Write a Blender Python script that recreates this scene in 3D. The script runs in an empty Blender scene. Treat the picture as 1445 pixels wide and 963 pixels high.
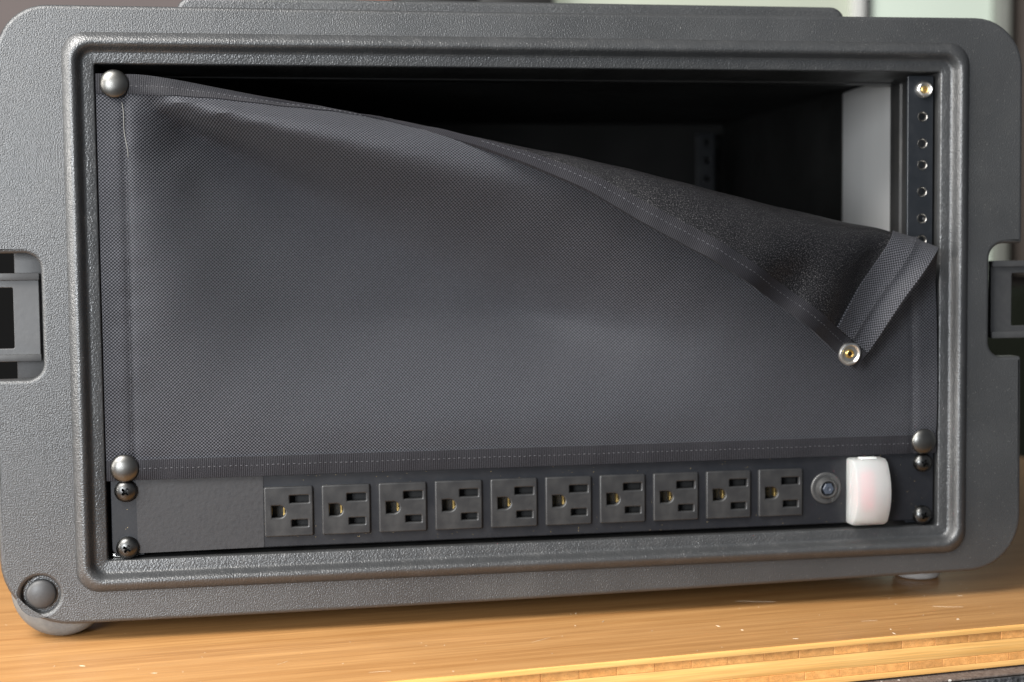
import bpy, bmesh, math, random
import numpy as np
from mathutils import Vector, Matrix
from mathutils.geometry import tessellate_polygon

# ---------------------------------------------------------------- camera, world, light, exposure
sc = bpy.context.scene
C = sc.collection
MM = 0.001
cam_d = bpy.data.cameras.new('camera')
cam = bpy.data.objects.new('camera', cam_d)
C.objects.link(cam)
cam.location = (-0.148788, -0.815407, 0.167786)
cam.rotation_euler = (1.508756, 0.010493, -0.160939)
cam_d.sensor_width = 36.0
cam_d.lens = 51.33
cam_d.clip_start = 0.01
cam_d.clip_end = 50
cam_d.dof.use_dof = True
cam_d.dof.focus_distance = 0.792
cam_d.dof.aperture_fstop = 6.3
sc.camera = cam

world = bpy.data.worlds.new('World')
sc.world = world
world.use_nodes = True
bg = world.node_tree.nodes['Background']
bg.inputs['Color'].default_value = (0.80, 0.86, 0.96, 1)
bg.inputs['Strength'].default_value = 0.18

def area_lamp(name, loc, target, sx, sy, power, col):
    ld = bpy.data.lights.new(name, 'AREA')
    ld.shape = 'RECTANGLE'; ld.size = sx; ld.size_y = sy; ld.energy = power; ld.color = col
    o = bpy.data.objects.new(name, ld); C.objects.link(o)
    o.location = loc
    o.rotation_euler = (Vector(target) - Vector(loc)).to_track_quat('-Z', 'Y').to_euler()
    return o
# a window far to the left grazes the case
area_lamp('side_window_light', (-1.75, -0.50, 0.40), (-0.1, 0.0, 0.12), 0.5, 0.8, 24, (1.0, 0.97, 0.92))
# a tall window to the left of the photographer and an added lamp behind it for flange sheen
area_lamp('window_light', (-0.95, -0.75, 1.25), (-0.10, 0.0, 0.12), 0.9, 0.9, 56, (1.0, 0.975, 0.94))
area_lamp('flange_sheen_light', (-0.92, -1.45, 0.30), (-0.2, 0.0, 0.1), 0.45, 0.55, 29, (0.92, 0.96, 1.0))

sc.view_settings.view_transform = 'Standard'
sc.view_settings.look = 'None'
sc.view_settings.exposure = 0.0
sc.view_settings.gamma = 1.0
sc.view_settings.use_curve_mapping = False

rnd = random.Random(7)

# ---------------------------------------------------------------- materials
def new_mat(name):
    m = bpy.data.materials.new(name); m.use_nodes = True
    nt = m.node_tree
    return m, nt, nt.nodes, nt.links, nt.nodes['Principled BSDF']

def mat(name, col, rough=0.5, metal=0.0, bump=None, col2=None, cscale=60, rough2=None, spec=0.5,
        specks=None, stretch=(1, 1, 1), dust=None):
    """bump = (scale, distance, detail, type); specks = (scale, threshold, colour); dust = (scale, amount, colour)"""
    m, nt, N, L, P = new_mat(name)
    P.inputs['Metallic'].default_value = metal
    P.inputs['Specular IOR Level'].default_value = spec
    tc = N.new('ShaderNodeTexCoord'); mp = N.new('ShaderNodeMapping')
    mp.inputs['Scale'].default_value = stretch
    L.new(tc.outputs['Object'], mp.inputs['Vector'])
    vec = mp.outputs['Vector']
    n1 = N.new('ShaderNodeTexNoise'); n1.inputs['Scale'].default_value = cscale; n1.inputs['Detail'].default_value = 6
    L.new(vec, n1.inputs['Vector'])
    cr = N.new('ShaderNodeValToRGB')
    cr.color_ramp.elements[0].position = 0.35; cr.color_ramp.elements[1].position = 0.68
    cr.color_ramp.elements[0].color = (*col, 1)
    cr.color_ramp.elements[1].color = (*(col2 or col), 1)
    L.new(n1.outputs['Fac'], cr.inputs['Fac'])
    out = cr.outputs['Color']
    def overlay(out, fac, c):
        mx = N.new('ShaderNodeMix'); mx.data_type = 'RGBA'
        L.new(fac, mx.inputs['Factor']); L.new(out, mx.inputs['A'])
        mx.inputs['B'].default_value = (*c, 1)
        return mx.outputs['Result']
    if dust:
        n2 = N.new('ShaderNodeTexNoise'); n2.inputs['Scale'].default_value = dust[0]; n2.inputs['Detail'].default_value = 8
        n2.inputs['Roughness'].default_value = 0.75
        L.new(tc.outputs['Object'], n2.inputs['Vector'])
        mr = N.new('ShaderNodeMapRange'); mr.inputs['From Min'].default_value = 0.5; mr.inputs['From Max'].default_value = 0.8
        mr.inputs['To Max'].default_value = dust[1]
        L.new(n2.outputs['Fac'], mr.inputs['Value'])
        out = overlay(out, mr.outputs['Result'], dust[2])
    for sp in (specks or []):
        v = N.new('ShaderNodeTexVoronoi'); v.inputs['Scale'].default_value = sp[0]
        L.new(tc.outputs['Object'], v.inputs['Vector'])
        n3 = N.new('ShaderNodeTexNoise'); n3.inputs['Scale'].default_value = sp[0] * .08; n3.inputs['Detail'].default_value = 2
        L.new(tc.outputs['Object'], n3.inputs['Vector'])
        mu = N.new('ShaderNodeMath'); mu.operation = 'MULTIPLY'; L.new(n3.outputs['Fac'], mu.inputs[0]); mu.inputs[1].default_value = sp[1] * 2
        lt = N.new('ShaderNodeMath'); lt.operation = 'LESS_THAN'
        L.new(v.outputs['Distance'], lt.inputs[0]); L.new(mu.outputs[0], lt.inputs[1])
        # keep only some of the cells
        sepc = N.new('ShaderNodeSeparateColor'); L.new(v.outputs['Color'], sepc.inputs[0])
        g = N.new('ShaderNodeMath'); g.operation = 'GREATER_THAN'; L.new(sepc.outputs[0], g.inputs[0]); g.inputs[1].default_value = sp[3]
        m2 = N.new('ShaderNodeMath'); m2.operation = 'MULTIPLY'; L.new(lt.outputs[0], m2.inputs[0]); L.new(g.outputs[0], m2.inputs[1])
        out = overlay(out, m2.outputs[0], sp[2])
    L.new(out, P.inputs['Base Color'])
    mr2 = N.new('ShaderNodeMapRange')
    mr2.inputs['To Min'].default_value = rough; mr2.inputs['To Max'].default_value = rough2 if rough2 is not None else rough
    mr2.inputs['From Min'].default_value = .35; mr2.inputs['From Max'].default_value = .65
    L.new(n1.outputs['Fac'], mr2.inputs['Value']); L.new(mr2.outputs['Result'], P.inputs['Roughness'])
    if bump:
        if bump[3] == 'voronoi':
            t = N.new('ShaderNodeTexVoronoi'); t.feature = 'SMOOTH_F1'; o_ = t.outputs['Distance']
            t.inputs['Smoothness'].default_value = .6
        else:
            t = N.new('ShaderNodeTexNoise'); t.inputs['Detail'].default_value = bump[2]; o_ = t.outputs['Fac']
        t.inputs['Scale'].default_value = bump[0]
        L.new(vec, t.inputs['Vector'])
        b = N.new('ShaderNodeBump'); b.inputs['Distance'].default_value = bump[1]; b.inputs['Strength'].default_value = 1
        L.new(o_, b.inputs['Height']); L.new(b.outputs['Normal'], P.inputs['Normal'])
    return m

M = {}
M['flange'] = mat('pebbled_plastic', (.036, .037, .038), .37, bump=(1350, .00032, 1.0, 'noise'), col2=(.042, .043, .044), cscale=25, rough2=.43, spec=.8,
                  specks=[(1300, .2, (.22, .22, .20), .955)], dust=(14, .10, (.16, .15, .13)))
M['edge'] = mat('moulded_plastic', (.036, .037, .038), .32, spec=.9, bump=(1150, .00030, 1.0, 'noise'), cscale=40, rough2=.42,
                specks=[(1500, .2, (.28, .27, .26), .95)], dust=(120, .22, (.16, .155, .15)))
M['collar'] = mat('inner_plastic', (.026, .026, .026), .34, bump=(90, .0003, 5, 'noise'), cscale=30, rough2=.6, dust=(20, .5, (.07, .065, .058)),
                  stretch=(1, .25, 1))
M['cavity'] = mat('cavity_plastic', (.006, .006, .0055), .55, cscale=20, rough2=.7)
M['rail'] = mat('black_steel', (.012, .014, .017), .30, cscale=90, rough2=.42, specks=[(160, .2, (.4, .4, .4), .955)], dust=(60, .25, (.06, .06, .065)))
M['bright_metal'] = mat('zinc_metal', (.78, .77, .74), .28, 1, cscale=200, rough2=.42)
M['dark_metal'] = mat('gunmetal', (.15, .148, .14), .33, 1, cscale=150, rough2=.43, bump=(300, .00002, 3, 'noise'))
M['screw'] = mat('black_oxide_metal', (.09, .09, .088), .28, 1, cscale=300, rough2=.44)
M['brass'] = mat('brass', (.85, .60, .22), .28, 1, cscale=200, rough2=.4)
M['alu'] = mat('brushed_aluminium', (.84, .83, .81), .36, .4, cscale=14, col2=(.62, .62, .61), rough2=.5, stretch=(1, 1, .1), bump=(400, .00003, 2, 'noise'))
M['panel'] = mat('glossy_black_paint', (.010, .011, .014), .38, cscale=60, rough2=.48, bump=(500, .00002, 2, 'noise'),
                 specks=[(1100, .15, (.55, .42, .22), .965), (900, .25, (.008, .008, .01), .88)], dust=(150, .2, (.05, .05, .05)))
M['tape'] = mat('cloth_tape', (.022, .022, .024), .48, bump=(420, .00012, 5, 'noise'), col2=(.025, .025, .027), cscale=500, rough2=.65, specks=[(160, .04, (.5, .5, .5), .95)])
M['outlet'] = mat('outlet_plastic', (.022, .022, .023), .36, bump=(900, .00002, 2, 'noise'), col2=(.029, .029, .029), cscale=110, rough2=.46, dust=(120, .15, (.09, .09, .09)))
M['socket_dark'] = mat('socket_interior', (.006, .006, .006), .6)
M['knob'] = mat('knob_plastic', (.05, .05, .05), .30, cscale=120, rough2=.4)
M['button'] = mat('breaker_button', (.045, .055, .075), .4, cscale=120)
M['red'] = mat('red_rocker', (.70, .03, .10), .4)
M['stitch'] = mat('stitch_thread', (.10, .10, .11), .6, cscale=400, col2=(.035, .035, .04))
M['thread_light'] = mat('pale_thread', (.17, .165, .15), .6)
M['rubber'] = mat('rubber', (.05, .05, .048), .55, bump=(300, .0002, 3, 'noise'), cscale=60, rough2=.7, dust=(30, .35, (.3, .29, .27)))
M['latch'] = mat('latch_plastic', (.045, .045, .046), .42, bump=(250, .00006, 3, 'noise'), cscale=40, rough2=.5, dust=(60, .2, (.14, .14, .13)))
M['foot'] = mat('worn_plastic_foot', (.13, .128, .122), .42, bump=(160, .0003, 4, 'noise'), cscale=60, rough2=.6, dust=(40, .5, (.3, .29, .26)))

def wood(name, base, dark, stretch, rough=.38, scale=1.0, specks=False, nodes_at=None, bump=.00006, contrast=1.0, endgrain=False):
    m, nt, N, L, P = new_mat(name)
    tc = N.new('ShaderNodeTexCoord'); mp = N.new('ShaderNodeMapping'); mp.inputs['Scale'].default_value = stretch
    oi = N.new('ShaderNodeObjectInfo')
    ad = N.new('ShaderNodeVectorMath'); ad.operation = 'ADD'
    mu = N.new('ShaderNodeVectorMath'); mu.operation = 'SCALE'; mu.inputs['Scale'].default_value = 3.7
    cv = N.new('ShaderNodeCombineXYZ'); L.new(oi.outputs['Random'], cv.inputs[0]); L.new(oi.outputs['Random'], cv.inputs[2])
    L.new(cv.outputs[0], mu.inputs[0]); L.new(tc.outputs['Object'], ad.inputs[0]); L.new(mu.outputs[0], ad.inputs[1])
    L.new(ad.outputs[0], mp.inputs['Vector'])
    n1 = N.new('ShaderNodeTexNoise'); n1.inputs['Scale'].default_value = 60 * scale; n1.inputs['Detail'].default_value = 8; n1.inputs['Roughness'].default_value = .62
    L.new(mp.outputs[0], n1.inputs['Vector'])
    n2 = N.new('ShaderNodeTexNoise'); n2.inputs['Scale'].default_value = 9 * scale; n2.inputs['Detail'].default_value = 3
    L.new(mp.outputs[0], n2.inputs['Vector'])
    mixf = N.new('ShaderNodeMath'); mixf.operation = 'MULTIPLY_ADD'; mixf.inputs[1].default_value = .55
    sc2 = N.new('ShaderNodeMath'); sc2.operation = 'MULTIPLY'; sc2.inputs[1].default_value = .45
    L.new(n2.outputs['Fac'], sc2.inputs[0]); L.new(n1.outputs['Fac'], mixf.inputs[0]); L.new(sc2.outputs[0], mixf.inputs[2])
    cr = N.new('ShaderNodeValToRGB'); cr.color_ramp.elements[0].position = .5 - .16 / contrast; cr.color_ramp.elements[1].position = .5 + .14 / contrast
    cr.color_ramp.elements[0].color = (*dark, 1); cr.color_ramp.elements[1].color = (*base, 1)
    L.new(mixf.outputs[0], cr.inputs['Fac'])
    fm_ = N.new('ShaderNodeMapping'); fm_.inputs['Scale'].default_value = (stretch[0] * .5, stretch[1] * 1.0, stretch[2] * 1.0); L.new(ad.outputs[0], fm_.inputs['Vector'])
    fn = N.new('ShaderNodeTexNoise'); fn.inputs['Scale'].default_value = 170 * scale; fn.inputs['Detail'].default_value = 4; L.new(fm_.outputs[0], fn.inputs['Vector'])
    fr = N.new('ShaderNodeMapRange'); fr.inputs['From Min'].default_value = .3; fr.inputs['From Max'].default_value = .7; fr.inputs['To Min'].default_value = .80; fr.inputs['To Max'].default_value = 1.14; L.new(fn.outputs['Fac'], fr.inputs['Value'])
    fx = N.new('ShaderNodeMix'); fx.data_type = 'RGBA'; fx.blend_type = 'MULTIPLY'; fx.inputs['Factor'].default_value = 1; L.new(cr.outputs[0], fx.inputs['A']); L.new(fr.outputs[0], fx.inputs['B'])
    hs = N.new('ShaderNodeHueSaturation'); L.new(fx.outputs['Result'], hs.inputs['Color'])
    mr = N.new('ShaderNodeMapRange'); mr.inputs['To Min'].default_value = .80 if endgrain else .97; mr.inputs['To Max'].default_value = 1.16 if endgrain else 1.03
    L.new(oi.outputs['Random'], mr.inputs['Value']); L.new(mr.outputs[0], hs.inputs['Value'])
    out = hs.outputs[0]
    if endgrain:   # fibre bundles seen end on
        v = N.new('ShaderNodeTexVoronoi'); v.inputs['Scale'].default_value = 1250
        L.new(tc.outputs['Object'], v.inputs['Vector'])
        lt = N.new('ShaderNodeMath'); lt.operation = 'LESS_THAN'; lt.inputs[1].default_value = .30; L.new(v.outputs['Distance'], lt.inputs[0])
        fm = N.new('ShaderNodeMath'); fm.operation = 'MULTIPLY'; fm.inputs[1].default_value = .38; L.new(lt.outputs[0], fm.inputs[0])
        mx = N.new('ShaderNodeMix'); mx.data_type = 'RGBA'; L.new(fm.outputs[0], mx.inputs['Factor']); L.new(out, mx.inputs['A'])
        mx.inputs['B'].default_value = (.35, .13, .03, 1); out = mx.outputs['Result']
    if specks:
        for (s_, th, keep, st, c_) in ((95, .045, .90, (1, 1.6, 1), (.8, .68, .5)), (26, .010, .6, (.14, 1.4, 1), (.85, .72, .55)), (34, .012, .7, (1.2, .2, 1), (.82, .70, .5))):
            m3 = N.new('ShaderNodeMapping'); m3.inputs['Scale'].default_value = st; m3.inputs['Rotation'].default_value = (0, 0, s_ * .013)
            L.new(tc.outputs['Object'], m3.inputs['Vector'])
            v = N.new('ShaderNodeTexVoronoi'); v.inputs['Scale'].default_value = s_; L.new(m3.outputs[0], v.inputs['Vector'])
            lt = N.new('ShaderNodeMath'); lt.operation = 'LESS_THAN'; lt.inputs[1].default_value = th; L.new(v.outputs['Distance'], lt.inputs[0])
            sp = N.new('ShaderNodeSeparateColor'); L.new(v.outputs['Color'], sp.inputs[0])
            g = N.new('ShaderNodeMath'); g.operation = 'GREATER_THAN'; g.inputs[1].default_value = keep; L.new(sp.outputs[0], g.inputs[0])
            mm = N.new('ShaderNodeMath'); mm.operation = 'MULTIPLY'; L.new(lt.outputs[0], mm.inputs[0]); L.new(g.outputs[0], mm.inputs[1])
            mx = N.new('ShaderNodeMix'); mx.data_type = 'RGBA'; L.new(mm.outputs[0], mx.inputs['Factor']); L.new(out, mx.inputs['A'])
            mx.inputs['B'].default_value = (*c_, 1); out = mx.outputs['Result']
    L.new(out, P.inputs['Base Color'])
    P.inputs['Roughness'].default_value = rough
    b = N.new('ShaderNodeBump'); b.inputs['Distance'].default_value = bump; L.new(n1.outputs['Fac'], b.inputs['Height']); L.new(b.outputs['Normal'], P.inputs['Normal'])
    return m
M['wood_top'] = wood('bamboo_top', (.46, .245, .092), (.31, .145, .046), (.30, 13, 9), .36, specks=True, contrast=1.1)
M['wood_long'] = wood('bamboo_long_grain', (.94, .56, .20), (.82, .41, .11), (.30, 9, 9), .42)
M['wood_end'] = wood('bamboo_end_grain', (.84, .42, .14), (.70, .31, .085), (3, 3, 3), .5, endgrain=True)

def weave_mat(name, period_u, period_v, thread, gap, bump, rough, sparkle=0.0, ribbed=False, sheen=.03, spec=.22):
    m, nt, N, L, P = new_mat(name)
    uv = N.new('ShaderNodeUVMap'); uv.uv_map = 'UVMap'
    sep = N.new('ShaderNodeSeparateXYZ'); L.new(uv.outputs[0], sep.inputs[0])
    wob = N.new('ShaderNodeTexNoise'); wob.inputs['Scale'].default_value = .09; wob.inputs['Detail'].default_value = 3; L.new(uv.outputs[0], wob.inputs['Vector'])
    def wave(src, per, ph):
        a = N.new('ShaderNodeMath'); a.operation = 'MULTIPLY_ADD'; a.inputs[1].default_value = 2 * math.pi / per
        w_ = N.new('ShaderNodeMath'); w_.operation = 'MULTIPLY_ADD'; w_.inputs[1].default_value = 1.1; w_.inputs[2].default_value = ph
        L.new(wob.outputs['Fac'], w_.inputs[0])
        L.new(src, a.inputs[0]); L.new(w_.outputs[0], a.inputs[2])
        c = N.new('ShaderNodeMath'); c.operation = 'COSINE'; L.new(a.outputs[0], c.inputs[0]); return c.outputs[0]
    cu = wave(sep.outputs[0], period_u, 0)
    if ribbed: prod = cu
    else:
        cvv = wave(sep.outputs[1], period_v, 0)
        mm = N.new('ShaderNodeMath'); mm.operation = 'MULTIPLY'; L.new(cu, mm.inputs[0]); L.new(cvv, mm.inputs[1]); prod = mm.outputs[0]
    h = N.new('ShaderNodeMapRange'); h.inputs['From Min'].default_value = -.75 if ribbed else -.45; h.inputs['From Max'].default_value = .5 if ribbed else .32
    L.new(prod, h.inputs['Value'])
    fine = N.new('ShaderNodeTexNoise'); fine.inputs['Scale'].default_value = 1.6; fine.inputs['Detail'].default_value = 3; L.new(uv.outputs[0], fine.inputs['Vector'])
    cr = N.new('ShaderNodeMix'); cr.data_type = 'RGBA'
    L.new(h.outputs['Result'], cr.inputs['Factor']); cr.inputs['A'].default_value = (*gap, 1); cr.inputs['B'].default_value = (*thread, 1)  # gap tone: dark backing plus the shade between threads, put into colour
    mul = N.new('ShaderNodeMix'); mul.data_type = 'RGBA'; mul.blend_type = 'MULTIPLY'; mul.inputs['Factor'].default_value = 1
    L.new(cr.outputs['Result'], mul.inputs['A'])
    mrf = N.new('ShaderNodeMapRange'); mrf.inputs['To Min'].default_value = .62; mrf.inputs['To Max'].default_value = 1.35; mrf.inputs['From Min'].default_value = .3; mrf.inputs['From Max'].default_value = .7
    L.new(fine.outputs['Fac'], mrf.inputs['Value']); L.new(mrf.outputs[0], mul.inputs['B'])
    L.new(mul.outputs['Result'], P.inputs['Base Color'])
    P.inputs['Roughness'].default_value = rough
    P.inputs['Specular IOR Level'].default_value = spec
    P.inputs['Sheen Weight'].default_value = sheen; P.inputs['Sheen Roughness'].default_value = .5
    b = N.new('ShaderNodeBump'); b.inputs['Distance'].default_value = bump; L.new(h.outputs['Result'], b.inputs['Height']); L.new(b.outputs['Normal'], P.inputs['Normal'])
    return m
M['weave'] = weave_mat('woven_nylon', 1.95, 1.85, (.080, .080, .091), (.001, .003, .005), .00034, .55)
M['ribbed'] = weave_mat('ribbed_binding_tape', 1.05, 1, (.024, .023, .027), (.006, .006, .008), .00012, .55, ribbed=True)

def coated_mat():
    m, nt, N, L, P = new_mat('coated_fabric_back')
    uv = N.new('ShaderNodeUVMap'); uv.uv_map = 'UVMap'
    v = N.new('ShaderNodeTexVoronoi'); v.inputs['Scale'].default_value = 1.15; L.new(uv.outputs[0], v.inputs['Vector'])
    n = N.new('ShaderNodeTexNoise'); n.inputs['Scale'].default_value = 1.45; n.inputs['Detail'].default_value = 5; n.inputs['Roughness'].default_value = .8; L.new(uv.outputs[0], n.inputs['Vector'])
    cr = N.new('ShaderNodeValToRGB'); cr.color_ramp.elements[0].position = .54; cr.color_ramp.elements[1].position = .66
    cr.color_ramp.elements[0].color = (.004, .004, .005, 1); cr.color_ramp.elements[1].color = (.26, .25, .25, 1)
    L.new(n.outputs['Fac'], cr.inputs['Fac']); L.new(cr.outputs[0], P.inputs['Base Color'])
    P.inputs['Roughness'].default_value = .36; P.inputs['Specular IOR Level'].default_value = .3
    b = N.new('ShaderNodeBump'); b.inputs['Distance'].default_value = .00022; L.new(n.outputs['Fac'], b.inputs['Height']); L.new(b.outputs['Normal'], P.inputs['Normal'])
    return m
M['coated'] = coated_mat()

def cover_mat():
    m, nt, N, L, P = new_mat('frosted_cover')
    out = N['Material Output']
    P.inputs['Base Color'].default_value = (.93, .95, .93, 1); P.inputs['Roughness'].default_value = .35
    tl = N.new('ShaderNodeBsdfTranslucent'); tl.inputs['Color'].default_value = (.95, .97, .95, 1)
    gl = N.new('ShaderNodeBsdfRefraction'); gl.inputs['Roughness'].default_value = .28; gl.inputs['IOR'].default_value = 1.08; gl.inputs['Color'].default_value = (.97, .98, .97, 1)
    a = N.new('ShaderNodeMixShader'); a.inputs[0].default_value = .45; L.new(P.outputs[0], a.inputs[1]); L.new(tl.outputs[0], a.inputs[2])
    b = N.new('ShaderNodeMixShader'); b.inputs[0].default_value = .54; L.new(a.outputs[0], b.inputs[1]); L.new(gl.outputs[0], b.inputs[2])
    L.new(b.outputs[0], out.inputs['Surface'])
    return m
M['cover'] = cover_mat()
def emit_mat(name, col, e):
    m, nt, N, L, P = new_mat(name)
    P.inputs['Base Color'].default_value = (*[c * .6 for c in col], 1); P.inputs['Roughness'].default_value = .5
    n = N.new('ShaderNodeTexNoise'); n.inputs['Scale'].default_value = 3; tc = N.new('ShaderNodeTexCoord'); L.new(tc.outputs['Object'], n.inputs['Vector'])
    mr = N.new('ShaderNodeMapRange'); mr.inputs['To Min'].default_value = e * .9; mr.inputs['To Max'].default_value = e * 1.1; L.new(n.outputs['Fac'], mr.inputs['Value'])
    P.inputs['Emission Color'].default_value = (*col, 1); L.new(mr.outputs[0], P.inputs['Emission Strength'])
    return m

# ---------------------------------------------------------------- helpers (all sizes in millimetres)
def obj(name, me, parent=None, loc=None):
    o = bpy.data.objects.new(name, me); C.objects.link(o)
    if parent: o.parent = parent
    if loc: o.location = [c * MM for c in loc]
    return o

def tag(o, label=None, cat=None, group=None, kind=None):
    if label: o['label'] = label
    if cat: o['category'] = cat
    if group: o['group'] = group
    if kind: o['kind'] = kind
    return o

def empty(name, loc=(0, 0, 0), rz=0):
    o = bpy.data.objects.new(name, None); C.objects.link(o)
    o.empty_display_size = .02; o.location = [c * MM for c in loc]; o.rotation_euler = (0, 0, rz)
    return o

def mesh(name, V, F, m, smooth=35, mats=None):
    me = bpy.data.meshes.new(name)
    me.from_pydata([(v[0] * MM, v[1] * MM, v[2] * MM) for v in V], [], F)
    me.update()
    for x in (mats or [m]): me.materials.append(x)
    finish(me, smooth)
    return me

def finish(me, smooth=35, recalc=True):
    if recalc:
        bm = bmesh.new(); bm.from_mesh(me); bmesh.ops.recalc_face_normals(bm, faces=bm.faces); bm.to_mesh(me); bm.free()
    if smooth:
        for p in me.polygons: p.use_smooth = True
        me.set_sharp_from_angle(angle=math.radians(smooth))
    return me

def fillet(pts, n=8):
    """pts = (x, z, radius); returns a polygon with rounded corners"""
    out = []
    k = len(pts)
    for i in range(k):
        a, b, c = pts[i - 1], pts[i], pts[(i + 1) % k]
        B = Vector(b[:2]); r = b[2] if len(b) > 2 else 0
        if r <= 0: out.append(tuple(B)); continue
        u = (Vector(a[:2]) - B).normalized(); w = (Vector(c[:2]) - B).normalized()
        ang = math.acos(max(-1, min(1, u.dot(w))))
        d = r / math.tan(ang / 2)
        P0, P1 = B + u * d, B + w * d
        cen = B + (u + w).normalized() * (r / math.sin(ang / 2))
        a0 = math.atan2(P0.y - cen.y, P0.x - cen.x); a1 = math.atan2(P1.y - cen.y, P1.x - cen.x)
        da = (a1 - a0 + math.pi) % (2 * math.pi) - math.pi
        for j in range(n + 1):
            t = a0 + da * j / n
            out.append((cen.x + r * math.cos(t), cen.y + r * math.sin(t)))
    return out

def circle(cx, cz, r, n=32):
    return [(cx + r * math.cos(2 * math.pi * i / n), cz + r * math.sin(2 * math.pi * i / n)) for i in range(n)]

def plate(name, outer, holes, y0, thick, bev, m, res=2, smooth=35):
    """A plate in the XZ plane, front face at y0, with bevelled outline and holes. Built flat from a curve."""
    cu = bpy.data.curves.new('tmp', 'CURVE'); cu.dimensions = '2D'; cu.fill_mode = 'BOTH'
    cu.extrude = max(thick / 2 - bev, 0.01) * MM * 100; cu.bevel_depth = bev * MM * 100; cu.bevel_resolution = res
    cu.offset = -bev * MM * 100
    for poly in [outer] + list(holes):
        s = cu.splines.new('POLY'); s.points.add(len(poly) - 1)
        for q, (x, z) in zip(s.points, poly): q.co = (x * MM * 100, z * MM * 100, 0, 1)
        s.use_cyclic_u = True
    o = bpy.data.objects.new('tmp', cu); C.objects.link(o)
    dg = bpy.context.evaluated_depsgraph_get(); dg.update()
    me = bpy.data.meshes.new_from_object(o.evaluated_get(dg), depsgraph=dg)
    bpy.data.objects.remove(o); bpy.data.curves.remove(cu)
    yc = (y0 + thick / 2) * MM
    for v in me.vertices:
        x, z, w = v.co; x /= 100; z /= 100; w /= 100
        v.co = (x, yc - w, z)
    me.name = name; me.materials.clear(); me.materials.append(m)
    bm = bmesh.new(); bm.from_mesh(me); bmesh.ops.remove_doubles(bm, verts=bm.verts, dist=1e-6); bm.to_mesh(me); bm.free()
    finish(me, smooth)
    bm = bmesh.new(); bm.from_mesh(me)      # flat faces stay flat, only the rounded rim is smooth
    for e in bm.edges:
        fl = [abs(f.normal.y) > .9995 for f in e.link_faces]
        if len(fl) == 2 and fl[0] != fl[1]: e.smooth = False
    for f in bm.faces:
        if abs(f.normal.y) > .9995: f.smooth = False
    bm.to_mesh(me); bm.free()
    return me

def ring_loft(name, rings, m, cap_last=False, cap_first=False, n=8, smooth=40, closed=False):
    """rings = (x0, x1, z0, z1, radius, y)"""
    V, F = [], []
    K = 4 * (n + 1)
    for (x0, x1, z0, z1, r, y) in rings:
        r = max(r, .01)
        for (cx, cz, a0) in ((x1 - r, z1 - r, 0), (x0 + r, z1 - r, 90), (x0 + r, z0 + r, 180), (x1 - r, z0 + r, 270)):
            for j in range(n + 1):
                a = math.radians(a0 + 90 * j / n)
                V.append((cx + r * math.cos(a), y, cz + r * math.sin(a)))
    for i in range(len(rings) - (0 if closed else 1)):
        a, b = i * K, ((i + 1) % len(rings)) * K
        for j in range(K):
            F.append((a + j, a + (j + 1) % K, b + (j + 1) % K, b + j))
    if cap_last: F.append(tuple((len(rings) - 1) * K + j for j in range(K)))
    if cap_first: F.append(tuple(range(K)))
    return mesh(name, V, F, m, smooth)

def box(name, x0, x1, y0, y1, z0, z1, m, bev=.4, seg=2):
    bm = bmesh.new()
    bmesh.ops.create_cube(bm, size=1)
    for v in bm.verts:
        v.co = ((x0 + x1) / 2 + v.co.x * (x1 - x0), (y0 + y1) / 2 + v.co.y * (y1 - y0), (z0 + z1) / 2 + v.co.z * (z1 - z0))
    if bev: bmesh.ops.bevel(bm, geom=bm.edges[:], offset=bev, segments=seg, affect='EDGES', profile=.5)
    for v in bm.verts: v.co *= MM
    me = bpy.data.meshes.new(name); bm.to_mesh(me); bm.free(); me.materials.append(m)
    finish(me, 35)
    return me

def lathe(name, prof, m, n=36, smooth=35, wobble=None):
    """prof = (radius, y) revolved about the Y axis at the origin"""
    V, F = [], []
    for k, (r, y) in enumerate(prof):
        for j in range(n):
            rr = r + (wobble[1] if wobble and k in wobble[0] and j % 2 else 0)
            a = 2 * math.pi * j / n; V.append((rr * math.cos(a), y, rr * math.sin(a)))
    for k in range(len(prof) - 1):
        for j in range(n): F.append((k * n + j, k * n + (j + 1) % n, (k + 1) * n + (j + 1) % n, (k + 1) * n + j))
    F.append(tuple(range(n))); F.append(tuple((len(prof) - 1) * n + j for j in range(n)))
    return mesh(name, V, F, m, smooth)

def boolean_cut(me, cutter):
    a = bpy.data.objects.new('a', me); b = bpy.data.objects.new('b', cutter); C.objects.link(a); C.objects.link(b)
    md = a.modifiers.new('b', 'BOOLEAN'); md.operation = 'DIFFERENCE'; md.object = b; md.solver = 'EXACT'
    dg = bpy.context.evaluated_depsgraph_get(); dg.update()
    r = bpy.data.meshes.new_from_object(a.evaluated_get(dg), depsgraph=dg)
    bpy.data.objects.remove(a); bpy.data.objects.remove(b)
    finish(r, 35, recalc=False)
    return r

# ---------------------------------------------------------------- the place: backdrop, floor, worktop
A6 = math.atan2(41.44, 367.39)          # the worktop's front edge runs at this angle to the case
fl = obj('floor', box('floor', -3500, 3500, -3200, 1500, -905, -885, mat('grey_floor', (.16, .15, .14), .5, cscale=3, col2=(.20, .19, .18)), 0))
tag(fl, kind='structure')
wl = obj('wall', box('wall', -3500, 3500, 1560, 1620, -885, 1900, mat('taupe_wall', (.165, .135, .13), .8, cscale=2, col2=(.18, .15, .14)), 0))
tag(wl, kind='structure')

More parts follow.
